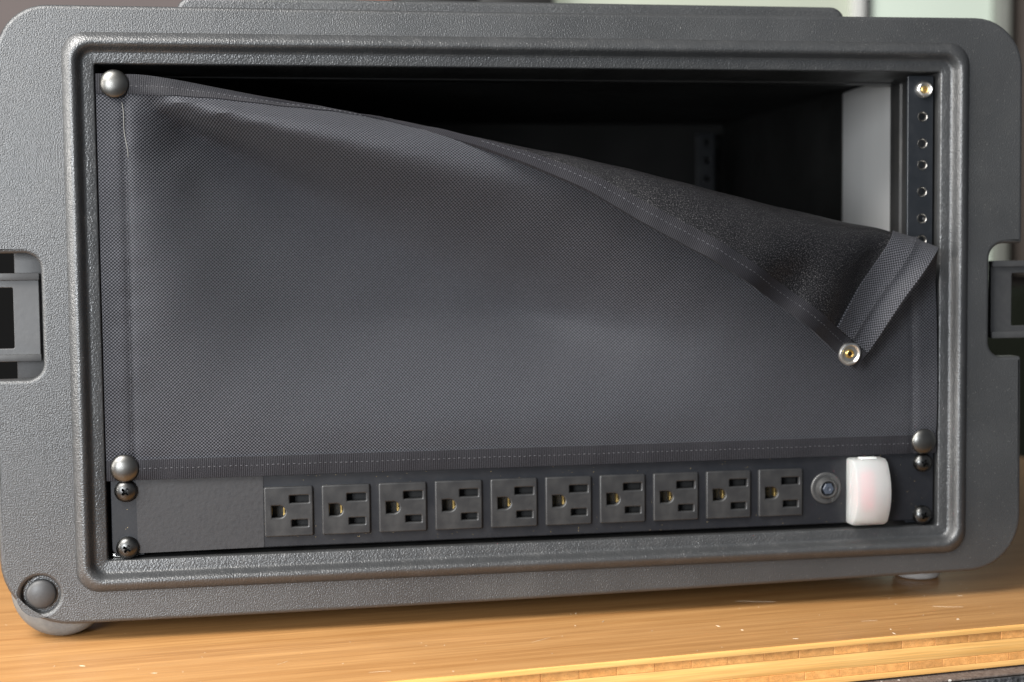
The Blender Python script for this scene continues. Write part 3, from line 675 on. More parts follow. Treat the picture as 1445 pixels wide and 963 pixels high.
# each row: one column of the sheet, as steps of x, y and z in tenths of a millimetre
DRAPE = [
[[-2420,0,0,0,0,0,0,0,0,0,0,0,0,0,0,0,0,0,0,0,0,0,0,0,0,0,0,0,0,0,0,0,0,0,0,0,0,0,0,0,0,0,0,0,0],[40,0,0,0,0,0,0,0,0,0,0,0,0,0,0,0,0,0,0,0,0,0,0,0,0,0,0,0,0,0,0,0,0,0,0,0,0,0,0,0,0,0,0,0,0],[440,50,50,51,50,50,50,51,50,50,50,50,51,50,50,50,51,50,50,50,51,50,50,50,50,51,50,50,50,51,50,50,50,51,50,50,50,50,51,50,50,50,51,50,50]],
[[-2370,0,0,0,0,0,0,0,0,0,0,0,0,0,0,0,0,0,0,0,0,0,0,0,0,0,-1,0,0,0,-1,0,0,-1,0,0,0,0,0,1,1,1,0,0,0],[40,0,0,0,0,0,0,0,0,0,0,0,0,0,0,0,0,0,0,0,0,0,0,-1,-4,-2,-1,-2,-1,-2,-1,-1,-1,0,-1,-1,0,0,2,2,7,7,0,0,0],[440,50,50,51,50,50,50,51,50,50,50,50,51,50,50,50,51,50,50,50,51,50,50,50,50,51,50,50,50,50,51,50,50,50,51,50,50,51,50,50,50,50,51,50,50]],
[[-2320,0,0,0,0,0,0,0,0,0,0,0,0,0,0,0,0,0,0,0,0,0,0,0,0,0,-1,0,0,0,0,-1,0,-1,0,0,0,0,0,1,1,1,0,0,0],[40,0,0,0,0,0,0,0,0,0,0,0,0,0,0,0,0,0,0,0,0,0,0,0,0,-1,-2,-5,-2,-2,-3,-3,-2,-3,-2,-1,0,1,1,4,5,11,4,0,0],[440,50,50,51,50,50,50,51,50,50,50,50,51,50,50,50,51,50,50,50,50,51,50,50,51,50,50,50,50,50,51,50,50,50,50,51,50,51,50,51,50,49,51,50,50]],
[[-2269,0,0,0,0,0,-1,0,0,0,0,0,0,0,0,0,0,0,0,0,0,0,0,0,0,0,-1,0,0,-1,0,0,0,0,-1,0,0,0,0,1,1,1,1,0,0],[40,0,0,0,0,0,0,0,0,0,0,0,0,0,0,0,0,0,0,0,0,0,0,0,0,0,0,0,-1,-2,-3,-4,-7,-9,-1,0,1,1,3,4,4,6,8,0,0],[440,50,50,51,50,50,50,50,51,50,50,50,51,50,50,50,50,51,50,50,50,51,50,50,51,50,50,50,51,50,50,50,50,50,50,51,50,50,51,50,51,50,50,50,50]],
[[-2219,0,0,0,0,0,0,0,0,0,0,-1,0,0,0,0,0,0,0,0,0,0,0,0,0,0,-1,0,0,-1,0,0,0,0,-1,-1,0,0,1,0,1,2,1,0,0],[40,0,0,0,0,0,0,0,0,0,0,0,0,0,0,0,0,0,0,0,0,0,0,0,0,-4,1,3,0,-6,-2,-4,-9,-2,4,3,0,0,4,4,3,2,3,0,0],[440,50,50,51,50,50,50,50,51,50,50,50,50,51,50,50,50,51,50,50,50,51,50,50,50,51,50,50,51,49,51,50,49,51,50,50,51,50,50,50,51,50,51,50,50]],
[[-2169,0,0,0,0,0,0,0,0,0,0,0,0,0,-1,0,0,0,0,0,0,0,0,0,0,0,-1,0,0,-1,0,0,0,-1,-1,0,0,1,0,0,1,2,0,0,-2],[40,0,0,0,0,0,0,0,0,0,0,0,0,0,0,0,0,0,0,0,0,0,1,0,-4,3,3,-2,-7,0,4,-8,-8,5,4,-3,-6,-1,5,5,4,0,-3,-5,-11],[440,50,50,51,50,50,50,50,51,50,50,50,50,51,50,50,50,51,50,50,50,51,50,50,50,51,50,50,50,50,51,50,49,51,50,50,50,50,51,50,50,50,51,50,48]],
[[-2119,0,0,0,0,0,0,0,0,0,0,0,0,0,0,-1,0,0,0,0,0,0,0,0,0,0,-1,0,0,-1,0,0,0,-2,1,-1,1,0,-1,1,1,1,0,-2,-5],[40,0,0,0,0,0,0,0,0,0,0,0,0,0,0,0,0,0,0,0,0,0,-1,-2,3,4,-2,-7,0,7,-4,-12,0,9,-2,-11,-2,3,10,3,-2,-6,-9,-12,-17],[440,50,50,51,50,50,50,50,51,50,50,50,50,51,50,50,50,50,51,50,50,50,51,50,50,50,51,50,50,50,50,50,50,50,51,49,50,51,49,51,50,50,50,49,46]],
[[-2069,0,0,0,0,0,0,0,0,0,0,0,0,0,0,0,-1,0,0,0,0,0,0,0,0,0,-1,0,-1,0,0,0,-2,0,1,0,-1,-1,1,1,1,-1,-1,-3,-6],[40,0,0,0,0,0,0,0,0,0,0,0,0,0,0,0,0,0,0,0,0,0,-1,4,1,-3,-6,2,8,-2,-13,-1,11,-1,-12,-4,4,10,1,-5,-8,-11,-12,-16,-23],[440,50,50,51,50,50,50,50,51,50,50,50,50,50,51,50,50,50,51,50,50,50,51,50,50,50,50,51,49,51,49,51,49,51,49,50,51,49,51,50,50,49,49,47,44]],
[[-2018,0,0,0,-1,0,0,0,0,0,0,0,0,0,0,0,0,-1,0,0,0,0,0,0,0,-1,0,0,0,-1,0,-2,0,1,0,-1,-1,1,0,0,-2,0,-1,-3,-8],[40,0,0,0,0,0,0,0,0,0,0,0,0,0,0,0,0,0,0,0,0,0,3,-1,-6,-1,3,8,-1,-11,-3,11,3,-11,-4,4,7,-1,-9,-12,-14,-10,-12,-19,-27],[440,50,50,51,50,50,50,50,50,51,50,50,50,50,51,50,50,50,50,51,50,50,50,51,50,50,50,50,50,50,50,50,50,49,51,50,50,50,50,48,48,50,49,46,41]],
[[-1968,0,0,0,0,0,0,-1,0,0,0,0,0,0,0,0,0,0,-1,0,0,0,0,0,0,-1,0,0,-1,0,0,-2,0,0,-1,0,0,0,-2,-2,-2,1,0,-4,-8],[40,0,0,0,0,0,0,0,0,0,0,0,0,0,0,0,0,0,0,0,0,2,-5,-1,1,4,5,0,-9,-5,5,11,-3,-4,3,3,-4,-12,-18,-16,-13,-7,-12,-21,-31],[440,50,50,51,50,50,50,50,50,51,50,50,50,50,51,50,50,50,50,51,50,50,50,50,51,50,50,50,50,50,50,49,50,50,50,51,50,49,47,47,49,50,49,45,39]],
[[-1918,0,0,0,0,0,0,0,0,-1,0,0,0,0,0,0,0,0,-1,0,0,0,0,0,-1,0,0,-1,0,0,-1,-1,-1,0,0,0,-1,-3,-1,-2,0,1,-2,-4,-9],[40,0,0,0,0,0,0,0,0,0,0,0,0,0,0,0,0,0,0,0,1,-3,-1,6,2,1,-2,-8,-4,4,12,7,0,-1,-1,-6,-15,-21,-16,-13,-10,-6,-15,-25,-35],[440,50,50,51,50,50,50,50,50,51,50,50,50,50,50,51,50,50,50,50,51,50,50,50,50,50,51,49,51,50,49,50,50,50,51,50,48,46,47,49,49,50,48,44,35]],
[[-1868,0,0,0,0,0,0,0,0,0,0,-1,0,0,0,0,0,0,0,-1,0,0,0,0,-1,0,0,-1,0,-1,-1,0,0,-1,0,-1,-2,-1,-1,-1,-1,0,-2,-5,-9],[40,0,0,0,0,0,0,0,0,0,0,0,0,0,0,0,0,0,0,0,0,-2,6,1,-5,-2,-4,-2,3,11,9,3,-1,0,-6,-14,-20,-17,-11,-11,-8,-12,-21,-28,-38],[440,50,50,51,50,50,50,50,50,51,50,50,50,50,50,51,50,50,50,50,50,51,50,50,50,50,50,50,51,49,49,51,50,50,51,48,46,47,49,49,50,49,46,41,31]],
[[-1818,0,0,0,0,0,0,0,0,0,0,0,-1,0,0,0,0,0,0,-1,0,0,0,-1,0,0,0,-1,0,-1,0,-1,-1,0,0,-2,-1,-1,-2,0,-2,0,-3,-5,-9],[40,0,0,0,0,0,0,0,0,0,0,0,0,0,0,0,0,0,0,0,0,2,1,-7,-1,-1,-1,3,8,8,3,-4,2,2,-9,-20,-16,-10,-4,-15,-19,-13,-23,-32,-42],[440,50,50,51,50,50,50,50,50,51,50,50,50,50,50,50,51,50,50,50,50,50,51,50,50,50,50,50,50,49,51,50,50,50,50,46,48,49,51,48,46,49,44,39,27]],
[[-1767,0,0,0,-1,0,0,0,0,0,0,0,0,-1,0,0,0,0,0,-1,0,0,0,0,-1,0,-1,0,0,-1,-1,0,0,-1,-1,-1,-1,-2,-1,-1,-1,-1,-3,-5,-10],[40,0,0,0,0,0,0,0,0,0,0,0,0,0,0,0,0,0,0,0,0,-1,-2,-1,5,-4,6,2,2,2,-4,2,6,-1,-10,-19,-7,-7,-11,-24,-18,-14,-27,-36,-43],[440,50,50,51,50,50,50,50,50,50,51,50,50,50,50,50,51,50,50,50,50,50,50,51,50,50,50,50,50,50,50,50,50,50,50,47,49,50,49,45,47,48,43,36,23]],
[[-1717,0,0,0,0,0,-1,0,0,0,0,0,0,0,-1,0,0,0,0,0,-1,0,0,-1,0,0,0,-1,-1,0,-1,0,0,-1,-1,-1,-1,-1,-2,-1,-1,-1,-4,-6,-9],[40,0,0,0,0,0,0,0,0,0,0,0,0,0,0,0,0,0,0,0,-1,1,1,2,-1,2,0,-5,-2,3,4,8,1,-6,-10,-11,-13,-5,-10,-22,-16,-23,-32,-39,-44],[440,50,50,51,50,50,50,50,50,50,51,50,50,50,50,50,51,50,50,50,50,50,50,51,50,50,50,50,50,50,50,50,50,50,50,49,48,50,49,46,48,45,39,32,21]],
[[-1667,0,0,0,0,0,0,0,-1,0,0,0,0,0,0,-1,0,0,0,0,-1,0,0,-1,0,0,-1,0,-1,0,-1,0,-1,-1,-1,0,-1,-1,-2,-1,-1,-2,-4,-6,-9],[40,0,0,0,0,0,0,0,0,0,0,0,0,0,0,0,0,0,0,0,0,1,0,-1,-2,4,-7,0,3,8,6,1,-6,-13,-8,-8,-6,-2,-9,-19,-23,-30,-36,-40,-45],[440,50,50,51,50,50,50,50,50,50,51,50,50,50,50,50,51,50,50,50,50,50,51,50,50,50,50,50,50,50,50,50,50,49,49,50,50,50,50,47,45,41,37,30,20]],
[[-1617,0,0,0,0,0,0,0,0,-1,0,0,0,0,0,0,-1,0,0,0,-1,0,0,-1,0,0,0,-1,-1,0,-1,0,-2,0,-1,-1,-1,-1,-1,-1,-2,-3,-4,-6,-8],[40,0,0,0,0,0,0,0,0,0,0,0,0,0,0,0,0,0,0,0,0,0,-1,0,0,-4,0,9,2,3,0,-4,-9,-5,-2,-4,-2,-7,-14,-23,-29,-32,-36,-41,-45],[440,50,50,51,50,50,50,50,50,50,51,50,50,50,50,50,51,50,50,50,50,50,51,50,50,50,50,50,50,50,50,50,49,50,50,50,51,50,49,45,42,39,36,29,18]],
[[-1566,0,-1,0,0,0,0,0,0,0,-1,0,0,0,0,0,-1,0,0,0,-1,0,0,0,-1,0,-1,0,-1,-1,0,-1,0,-2,-1,0,-1,-1,-1,-2,-3,-2,-4,-6,-8],[40,0,0,0,0,0,0,0,0,0,0,0,0,0,0,0,0,0,0,0,0,0,1,-1,-1,1,4,1,-6,0,0,-2,0,5,-2,-4,-7,-12,-20,-28,-31,-29,-36,-42,-47],[440,50,50,51,50,50,50,50,50,50,51,50,50,50,50,50,51,50,50,50,50,50,51,50,50,50,50,50,50,50,50,50,50,50,51,50,50,49,47,42,40,42,35,27,16]],
[[-1516,0,0,0,-1,0,0,0,0,0,0,-1,0,0,0,0,0,-1,0,0,0,-1,0,0,-1,0,-1,0,-1,-1,0,-1,-1,-1,-1,0,-1,-1,-2,-2,-2,-2,-5,-6,-7],[40,0,0,0,0,0,0,0,0,0,0,0,0,0,0,0,0,0,0,0,0,0,0,-1,1,3,0,-7,0,7,1,0,3,-1,-7,-5,-6,-15,-22,-29,-26,-32,-40,-43,-48],[440,50,50,51,50,50,50,50,50,51,50,50,50,50,50,51,50,50,50,50,50,51,50,50,50,50,50,50,51,49,51,50,50,50,50,50,50,49,45,42,43,39,32,24,15]],
[[-1466,0,0,0,0,0,-1,0,0,0,0,0,-1,0,0,0,0,-1,0,0,0,-1,0,0,-1,0,-1,0,-1,-1,0,-1,-1,-1,-1,0,-1,-1,-2,-2,-2,-3,-5,-6,-7],[40,0,0,0,0,0,0,0,0,0,0,0,0,0,0,0,0,0,0,0,0,0,0,0,1,0,-5,0,8,1,-4,6,-1,-8,-3,0,-8,-17,-21,-26,-30,-36,-41,-45,-48],[440,50,50,51,50,50,50,50,50,51,50,50,50,50,50,51,50,50,50,50,50,51,50,50,50,50,51,50,50,50,50,50,50,50,50,51,50,47,47,43,41,35,29,24,13]],
[[-1416,0,0,0,0,0,0,-1,0,0,0,0,0,-1,0,0,0,-1,0,0,0,-1,0,0,-1,0,-1,0,-1,-1,0,-1,-1,-1,-1,-1,0,-2,-1,-2,-3,-3,-5,-5,-8],[40,0,0,0,0,0,0,0,0,0,0,0,0,0,0,0,0,0,0,0,0,0,0,0,0,-2,0,6,0,-7,1,4,-5,0,4,-4,-12,-17,-20,-28,-35,-37,-40,-46,-48],[440,50,50,51,50,50,50,50,50,51,50,50,50,50,50,51,50,50,50,50,51,50,50,50,50,51,50,50,50,50,50,50,50,51,50,50,50,47,47,42,38,33,31,22,9]],
[[-1366,0,0,0,0,0,0,0,-1,0,0,0,0,0,-1,0,0,0,-1,0,0,-1,0,0,-1,0,-1,0,-1,-1,-1,0,-1,-1,-1,-1,-1,-1,-1,-3,-3,-3,-4,-6,-8],[40,0,0,0,0,0,0,0,0,0,0,0,0,0,0,0,0,0,0,0,0,0,0,0,0,-1,5,-1,-7,1,7,1,-6,7,-2,-8,-14,-15,-22,-32,-35,-36,-42,-46,-49],[440,50,50,51,50,50,50,50,50,51,50,50,50,50,51,50,50,50,50,51,50,50,50,50,51,50,50,50,50,51,49,51,50,50,50,50,49,48,46,39,37,36,29,19,7]],
[[-1315,0,0,-1,0,0,0,0,0,-1,0,0,0,0,-1,0,0,0,-1,0,0,-1,0,0,-1,0,-1,-1,0,-1,0,-1,-1,-1,-1,-1,-1,-1,-1,-3,-3,-3,-5,-6,-8],[40,0,0,0,0,0,0,0,0,0,0,0,0,0,0,0,0,0,0,0,0,0,0,0,0,2,-1,-5,1,7,1,-6,2,6,-5,-10,-11,-16,-24,-33,-34,-38,-43,-47,-50],[440,50,50,51,50,50,50,50,50,51,50,50,50,50,51,50,50,50,50,51,50,50,50,51,50,50,50,50,51,49,51,50,50,50,51,49,49,48,45,39,38,33,26,18,5]],
[[-1265,0,0,0,-1,0,0,0,0,0,-1,0,0,0,0,-1,0,0,-1,0,0,-1,0,0,-1,0,-1,0,-1,-1,-1,0,-1,-1,-1,-1,-1,-1,-2,-2,-3,-4,-5,-6,-8],[40,0,0,0,0,0,0,0,0,0,0,0,0,0,0,0,0,0,0,0,0,0,0,0,1,-1,-4,2,6,0,-7,1,6,3,-6,-8,-12,-19,-25,-33,-35,-39,-45,-47,-50],[440,50,50,51,50,50,50,50,51,50,50,50,50,50,51,50,50,50,51,50,50,50,50,51,50,50,50,51,50,50,50,50,50,51,50,50,49,47,44,39,37,31,25,16,4]],
[[-1215,0,0,0,0,-1,0,0,0,0,0,-1,0,0,0,-1,0,0,-1,0,0,-1,0,0,-1,0,-1,-1,0,-1,-1,-1,0,-1,-1,-1,-1,-1,-2,-3,-3,-4,-5,-6,-8],[40,0,0,0,0,0,0,0,0,0,0,0,0,0,0,0,0,0,0,0,0,0,0,0,0,-2,2,4,-1,-7,1,9,3,-2,-5,-9,-14,-20,-26,-33,-37,-40,-45,-48,-50],[440,50,50,51,50,50,50,50,51,50,50,50,50,51,50,50,50,50,51,50,50,50,51,50,50,50,51,50,50,50,50,50,50,51,50,50,49,46,44,38,36,30,23,15,2]],
[[-1165,0,0,0,0,0,0,-1,0,0,0,-1,0,0,0,-1,0,0,0,-1,0,-1,0,0,-1,0,-1,-1,0,-1,-1,-1,-1,0,-1,-1,-1,-1,-2,-3,-3,-4,-6,-6,-9],[40,0,0,0,0,0,0,0,0,0,0,0,0,0,0,0,0,0,0,0,0,0,0,0,0,1,2,-4,-3,1,9,2,-4,-1,-2,-9,-16,-20,-26,-34,-38,-42,-45,-49,-50],[440,50,50,51,50,50,50,50,51,50,50,50,50,51,50,50,50,51,50,50,50,50,51,50,50,51,50,50,50,50,50,51,50,50,51,49,48,47,44,37,34,29,22,13,0]],
[[-1115,0,0,0,0,0,0,-1,0,0,0,0,-1,0,0,0,-1,0,0,-1,0,-1,0,0,-1,0,-1,0,-1,-1,-1,-1,0,-1,-1,-1,-1,-1,-2,-3,-4,-4,-6,-6,-9],[40,0,0,0,0,0,0,0,0,0,0,0,0,0,0,0,0,0,0,0,0,0,0,0,0,1,-4,-1,4,5,1,-6,2,4,-4,-12,-16,-20,-28,-36,-39,-42,-46,-49,-49],[440,50,50,51,50,50,50,50,51,50,50,50,50,51,50,50,50,51,50,50,50,51,50,50,50,51,50,50,50,50,51,50,50,50,51,49,48,47,43,35,33,29,20,12,-3]],
[[-1064,0,0,-1,0,0,0,0,-1,0,0,0,0,-1,0,0,-1,0,0,-1,0,0,-1,0,-1,0,-1,-1,0,-1,-1,-1,-1,0,-1,-1,-1,-2,-2,-3,-3,-5,-6,-7,-9],[40,0,0,0,0,0,0,0,0,0,0,0,0,0,0,0,0,0,0,0,0,0,0,0,0,-1,-1,6,0,-3,-3,2,8,0,-7,-12,-16,-22,-30,-36,-40,-42,-47,-49,-50],[440,50,50,51,50,50,50,50,51,50,50,50,51,50,50,50,50,51,50,50,50,51,50,50,51,50,50,50,51,50,50,50,50,51,50,49,48,46,42,35,32,27,19,10,-4]],
[[-1014,0,0,0,-1,0,0,0,0,-1,0,0,0,-1,0,0,-1,0,0,-1,0,0,-1,0,-1,0,-1,-1,-1,0,-1,-1,-1,0,-1,-1,-1,-2,-2,-3,-4,-5,-6,-7,-10],[40,0,0,0,0,0,0,0,0,0,0,0,0,0,0,0,0,0,0,0,0,0,0,0,0,-1,4,0,-6,-1,4,8,2,-3,-7,-12,-17,-24,-30,-37,-41,-43,-48,-49,-50],[440,50,50,51,50,50,50,50,51,50,50,50,51,50,50,50,51,50,50,50,51,50,50,50,51,50,50,51,50,50,50,50,51,50,50,49,48,45,41,35,31,25,18,8,-6]],
[[-964,0,0,0,0,-1,0,0,0,0,-1,0,0,0,-1,0,0,-1,0,-1,0,0,-1,0,-1,0,-1,-1,0,-1,-1,-1,-1,0,-1,-1,-1,-2,-2,-4,-4,-5,-6,-8,-10],[40,0,0,0,0,0,0,0,0,0,0,0,0,0,0,0,0,0,0,0,0,0,0,0,-1,1,2,-6,0,8,4,1,-2,-1,-6,-14,-19,-24,-30,-39,-41,-45,-48,-49,-50],[440,50,50,51,50,50,50,51,50,50,50,50,51,50,50,50,51,50,50,50,51,50,50,51,50,50,51,50,50,50,50,50,51,50,50,49,47,45,41,33,29,25,16,6,-7]],
[[-914,0,0,0,0,0,-1,0,0,0,-1,0,0,0,-1,0,0,-1,0,-1,0,0,-1,0,-1,0,-1,-1,-1,0,-1,-1,-1,-1,0,-1,-1,-2,-3,-3,-4,-6,-6,-8,-11],[40,0,0,0,0,0,0,0,0,0,0,0,0,0,0,0,0,0,0,0,0,0,0,0,0,1,-3,-1,7,2,-4,1,5,0,-9,-14,-20,-25,-33,-39,-42,-45,-49,-49,-49],[440,50,50,51,50,50,50,51,50,50,50,50,51,50,50,50,51,50,50,51,50,50,50,51,50,50,51,50,50,50,51,50,50,51,50,48,47,44,40,32,28,23,14,6,-8]],
[[-864,0,0,0,0,0,0,-1,0,0,0,-1,0,0,-1,0,0,-1,0,0,-1,0,-1,0,-1,0,-1,-1,0,-1,-1,-1,-1,-1,0,-1,-2,-1,-3,-4,-4,-6,-7,-8,-11],[40,0,0,0,0,0,0,0,0,0,0,0,0,0,0,0,0,0,0,0,0,0,0,0,0,-1,-1,5,1,-6,2,8,3,-3,-10,-15,-21,-27,-33,-40,-43,-46,-49,-50,-49],[440,50,50,51,50,50,50,51,50,50,50,50,51,50,50,50,51,50,50,51,50,50,51,50,50,51,50,50,50,51,50,50,50,51,50,48,47,43,38,31,28,21,13,4,-9]],
[[-813,0,0,-1,0,0,0,0,-1,0,0,0,-1,0,0,-1,0,-1,0,0,-1,0,-1,0,-1,0,-1,-1,-1,0,-1,-1,-1,-1,0,-1,-2,-2,-2,-4,-5,-6,-7,-9,-12],[40,0,0,0,0,0,0,0,0,0,0,0,0,0,0,0,0,0,0,0,0,0,0,0,1,1,0,0,-5,1,9,5,0,-6,-10,-15,-23,-28,-34,-41,-44,-46,-49,-50,-48],[440,50,50,51,50,50,50,51,50,50,50,51,50,50,50,51,50,50,50,51,50,50,51,50,50,51,50,50,51,50,50,50,51,50,50,48,46,42,38,30,26,20,11,2,-13]],
[[-763,0,0,0,-1,0,0,0,-1,0,0,0,-1,0,0,-1,0,0,-1,0,-1,0,-1,0,-1,0,-1,-1,0,-2,0,-1,-1,-1,0,-2,-1,-2,-3,-4,-5,-6,-8,-9,-13],[40,0,0,0,0,0,0,0,0,0,0,0,0,0,0,0,0,0,0,0,0,0,0,1,0,-3,-1,-1,2,8,6,1,-3,-4,-11,-17,-24,-29,-34,-42,-45,-47,-49,-51,-46],[440,50,50,51,50,50,50,51,50,50,50,51,50,50,50,51,50,50,51,50,50,50,51,50,51,50,50,50,51,50,50,50,51,50,50,47,46,41,38,28,24,19,10,0,-17]],
[[-713,0,0,0,0,-1,0,0,0,-1,0,0,-1,0,0,-1,0,0,-1,0,-1,0,-1,0,-1,0,-1,-1,-1,0,-1,-1,-1,-1,-1,-1,-1,-2,-3,-5,-5,-6,-8,-11,-13],[40,0,0,0,0,0,0,0,0,0,0,0,0,0,0,0,0,0,0,0,0,0,0,0,-2,-1,3,4,2,2,0,0,2,-5,-12,-18,-25,-29,-36,-44,-45,-48,-49,-50,-46],[440,50,50,51,50,50,50,51,50,50,50,51,50,50,50,51,50,50,51,50,50,51,50,50,51,50,50,50,51,50,50,50,51,50,50,47,45,41,36,27,22,18,10,-5,-18]],
[[-663,0,0,0,0,0,-1,0,0,0,-1,0,0,-1,0,0,-1,0,-1,0,-1,0,-1,0,-1,-1,0,-1,-1,-1,0,-1,-1,-1,-1,-1,-1,-3,-3,-5,-5,-7,-8,-11,-14],[40,0,0,0,0,0,0,0,0,0,0,0,0,0,0,0,0,0,0,0,0,0,0,-1,1,4,1,-2,-3,0,4,6,1,-6,-14,-19,-25,-31,-38,-44,-46,-48,-50,-49,-45],[440,50,50,51,50,50,50,51,50,50,50,51,50,50,50,51,50,50,51,50,50,51,50,50,51,50,50,51,50,50,50,51,50,50,49,48,44,40,35,25,21,16,8,-8,-19]],
[[-612,0,-1,0,0,0,0,-1,0,0,-1,0,0,-1,0,0,-1,0,-1,0,-1,0,-1,0,-1,0,-1,-1,-1,-1,-1,0,-1,-1,-1,-1,-2,-2,-4,-5,-6,-7,-8,-12,-14],[40,0,0,0,0,0,0,0,0,0,0,0,0,0,0,0,0,0,0,0,0,0,0,0,3,0,-5,-3,2,5,8,4,-3,-8,-14,-20,-27,-32,-39,-45,-47,-48,-50,-49,-44],[440,50,50,51,50,50,50,51,50,50,50,51,50,50,51,50,50,50,51,50,50,51,50,50,51,50,50,51,50,50,50,51,50,50,49,47,43,39,34,24,20,13,7,-10,-22]],
[[-562,0,0,-1,0,0,0,-1,0,0,0,-1,0,0,-1,0,-1,0,-1,0,-1,0,-1,0,-1,-1,0,-1,-1,-1,-1,0,-1,-1,-1,-1,-2,-3,-3,-6,-6,-8,-9,-12,-15],[40,0,0,0,0,0,0,0,0,0,0,0,0,0,0,0,0,0,0,0,0,0,0,1,0,-4,-2,2,7,6,4,0,-3,-9,-15,-22,-28,-33,-40,-46,-47,-49,-50,-49,-43],[440,50,50,51,50,50,50,51,50,50,50,51,50,50,51,50,50,50,51,50,50,51,50,51,50,50,51,50,50,50,50,51,50,50,49,46,42,39,32,22,18,12,5,-12,-23]],
[[-512,0,0,0,-1,0,0,0,-1,0,0,-1,0,0,-1,0,-1,0,-1,0,-1,0,-1,0,-1,-1,0,-1,-1,-1,-1,0,-1,-1,-1,-1,-2,-3,-4,-6,-7,-8,-10,-13,-14],[40,0,0,0,0,0,0,0,0,0,0,0,0,0,0,0,0,0,0,0,0,0,0,0,-2,-1,2,6,3,1,3,2,-3,-10,-16,-23,-30,-35,-41,-46,-48,-50,-50,-47,-43],[440,50,50,51,50,50,50,51,50,50,51,50,50,50,51,50,50,51,50,50,51,50,50,51,50,50,51,50,50,50,51,50,51,49,48,46,42,37,30,21,16,9,3,-13,-23]],
[[-462,0,0,0,0,-1,0,0,0,-1,0,0,-1,0,-1,0,0,-1,0,-1,-1,0,-1,0,-1,-1,-1,0,-1,-1,-1,-1,0,-1,-1,-2,-2,-3,-4,-7,-7,-8,-11,-13,-15],[40,0,0,0,0,0,0,0,0,0,0,0,0,0,0,0,0,0,0,0,0,0,0,-1,0,1,4,1,-3,4,6,3,-4,-11,-18,-24,-31,-37,-42,-47,-49,-49,-50,-48,-42],[440,50,50,51,50,50,50,51,50,50,51,50,50,50,51,50,50,51,50,50,51,50,50,51,50,50,51,50,50,51,50,50,51,49,48,45,40,36,28,19,14,8,1,-14,-23]],
[[-412,0,0,0,0,0,-1,0,0,-1,0,0,-1,0,0,-1,0,-1,0,-1,0,-1,-1,0,-1,-1,0,-1,-1,-1,-1,-1,0,-1,-1,-2,-2,-4,-5,-6,-8,-9,-11,-13,-15],[40,0,0,0,0,0,0,0,0,0,0,0,0,0,0,0,0,0,0,0,0,0,0,0,1,2,1,-4,1,7,8,1,-6,-13,-19,-26,-32,-39,-43,-48,-49,-49,-50,-48,-42],[440,50,50,51,50,50,50,51,50,50,51,50,50,50,51,50,50,51,50,50,51,50,50,51,50,50,51,50,51,50,50,50,51,49,47,44,39,34,27,17,12,6,-1,-12,-25]],
[[-361,0,-1,0,0,0,-1,0,0,0,-1,0,-1,0,0,-1,0,-1,0,-1,0,-1,-1,0,-1,-1,-1,0,-1,-1,-1,-1,0,-1,-1,-2,-3,-4,-5,-7,-8,-10,-11,-13,-16],[40,0,0,0,0,0,0,0,0,0,0,0,0,0,0,0,0,0,0,0,0,0,0,0,1,1,-4,-1,7,10,5,-2,-7,-14,-20,-28,-34,-40,-44,-48,-49,-50,-50,-47,-42],[440,50,50,51,50,50,51,50,50,50,51,50,50,50,51,50,50,51,50,50,51,50,50,51,50,51,50,50,51,49,51,50,51,49,46,43,38,32,25,16,10,4,-2,-13,-25]],
[[-311,0,0,-1,0,0,0,-1,0,0,-1,0,0,-1,0,-1,0,-1,0,-1,0,-1,-1,0,-1,-1,-1,0,-1,-1,-1,-1,0,-1,-2,-2,-3,-4,-6,-7,-9,-10,-11,-14,-16],[40,0,0,0,0,0,0,0,0,0,0,0,0,0,0,0,0,0,0,0,0,0,0,1,0,-2,-2,4,9,7,3,-2,-9,-15,-23,-29,-36,-40,-45,-49,-49,-50,-50,-47,-42],[440,50,50,51,50,50,51,50,50,50,51,50,50,51,50,50,50,51,50,50,51,50,51,50,50,51,50,50,50,50,51,50,50,49,46,42,36,31,23,14,9,2,-3,-13,-25]],
[[-261,0,0,0,-1,0,0,0,-1,0,0,-1,0,-1,0,-1,0,-1,0,-1,0,-1,-1,0,-1,-1,-1,0,-1,-1,-1,-1,0,-1,-2,-2,-4,-4,-6,-8,-9,-11,-12,-14,-16],[40,0,0,0,0,0,0,0,0,0,0,0,0,0,0,0,0,0,0,0,0,0,0,1,-2,-1,1,5,8,7,2,-4,-10,-16,-24,-31,-37,-42,-46,-49,-49,-50,-49,-47,-41],[440,50,50,51,50,50,51,50,50,50,51,50,50,51,50,50,51,50,50,51,50,50,51,50,50,51,50,50,50,50,51,50,50,48,45,41,36,28,22,12,7,1,-9,-12,-25]],
[[-211,0,0,0,0,-1,0,0,-1,0,0,-1,0,-1,0,0,-1,0,-1,-1,0,-1,-1,0,-1,-1,-1,-1,0,-1,-1,-1,-1,-1,-1,-3,-4,-5,-6,-8,-10,-11,-12,-14,-18],[40,0,0,0,0,0,0,0,0,0,0,0,0,0,0,0,0,0,0,0,0,0,0,-1,-1,1,3,4,8,7,1,-5,-12,-18,-25,-33,-38,-43,-46,-50,-50,-49,-49,-46,-39],[440,50,50,51,50,50,51,50,50,50,51,50,50,51,50,50,51,50,50,51,50,50,51,50,50,51,50,50,50,50,51,50,50,48,44,39,34,27,20,11,4,0,-8,-16,-28]],
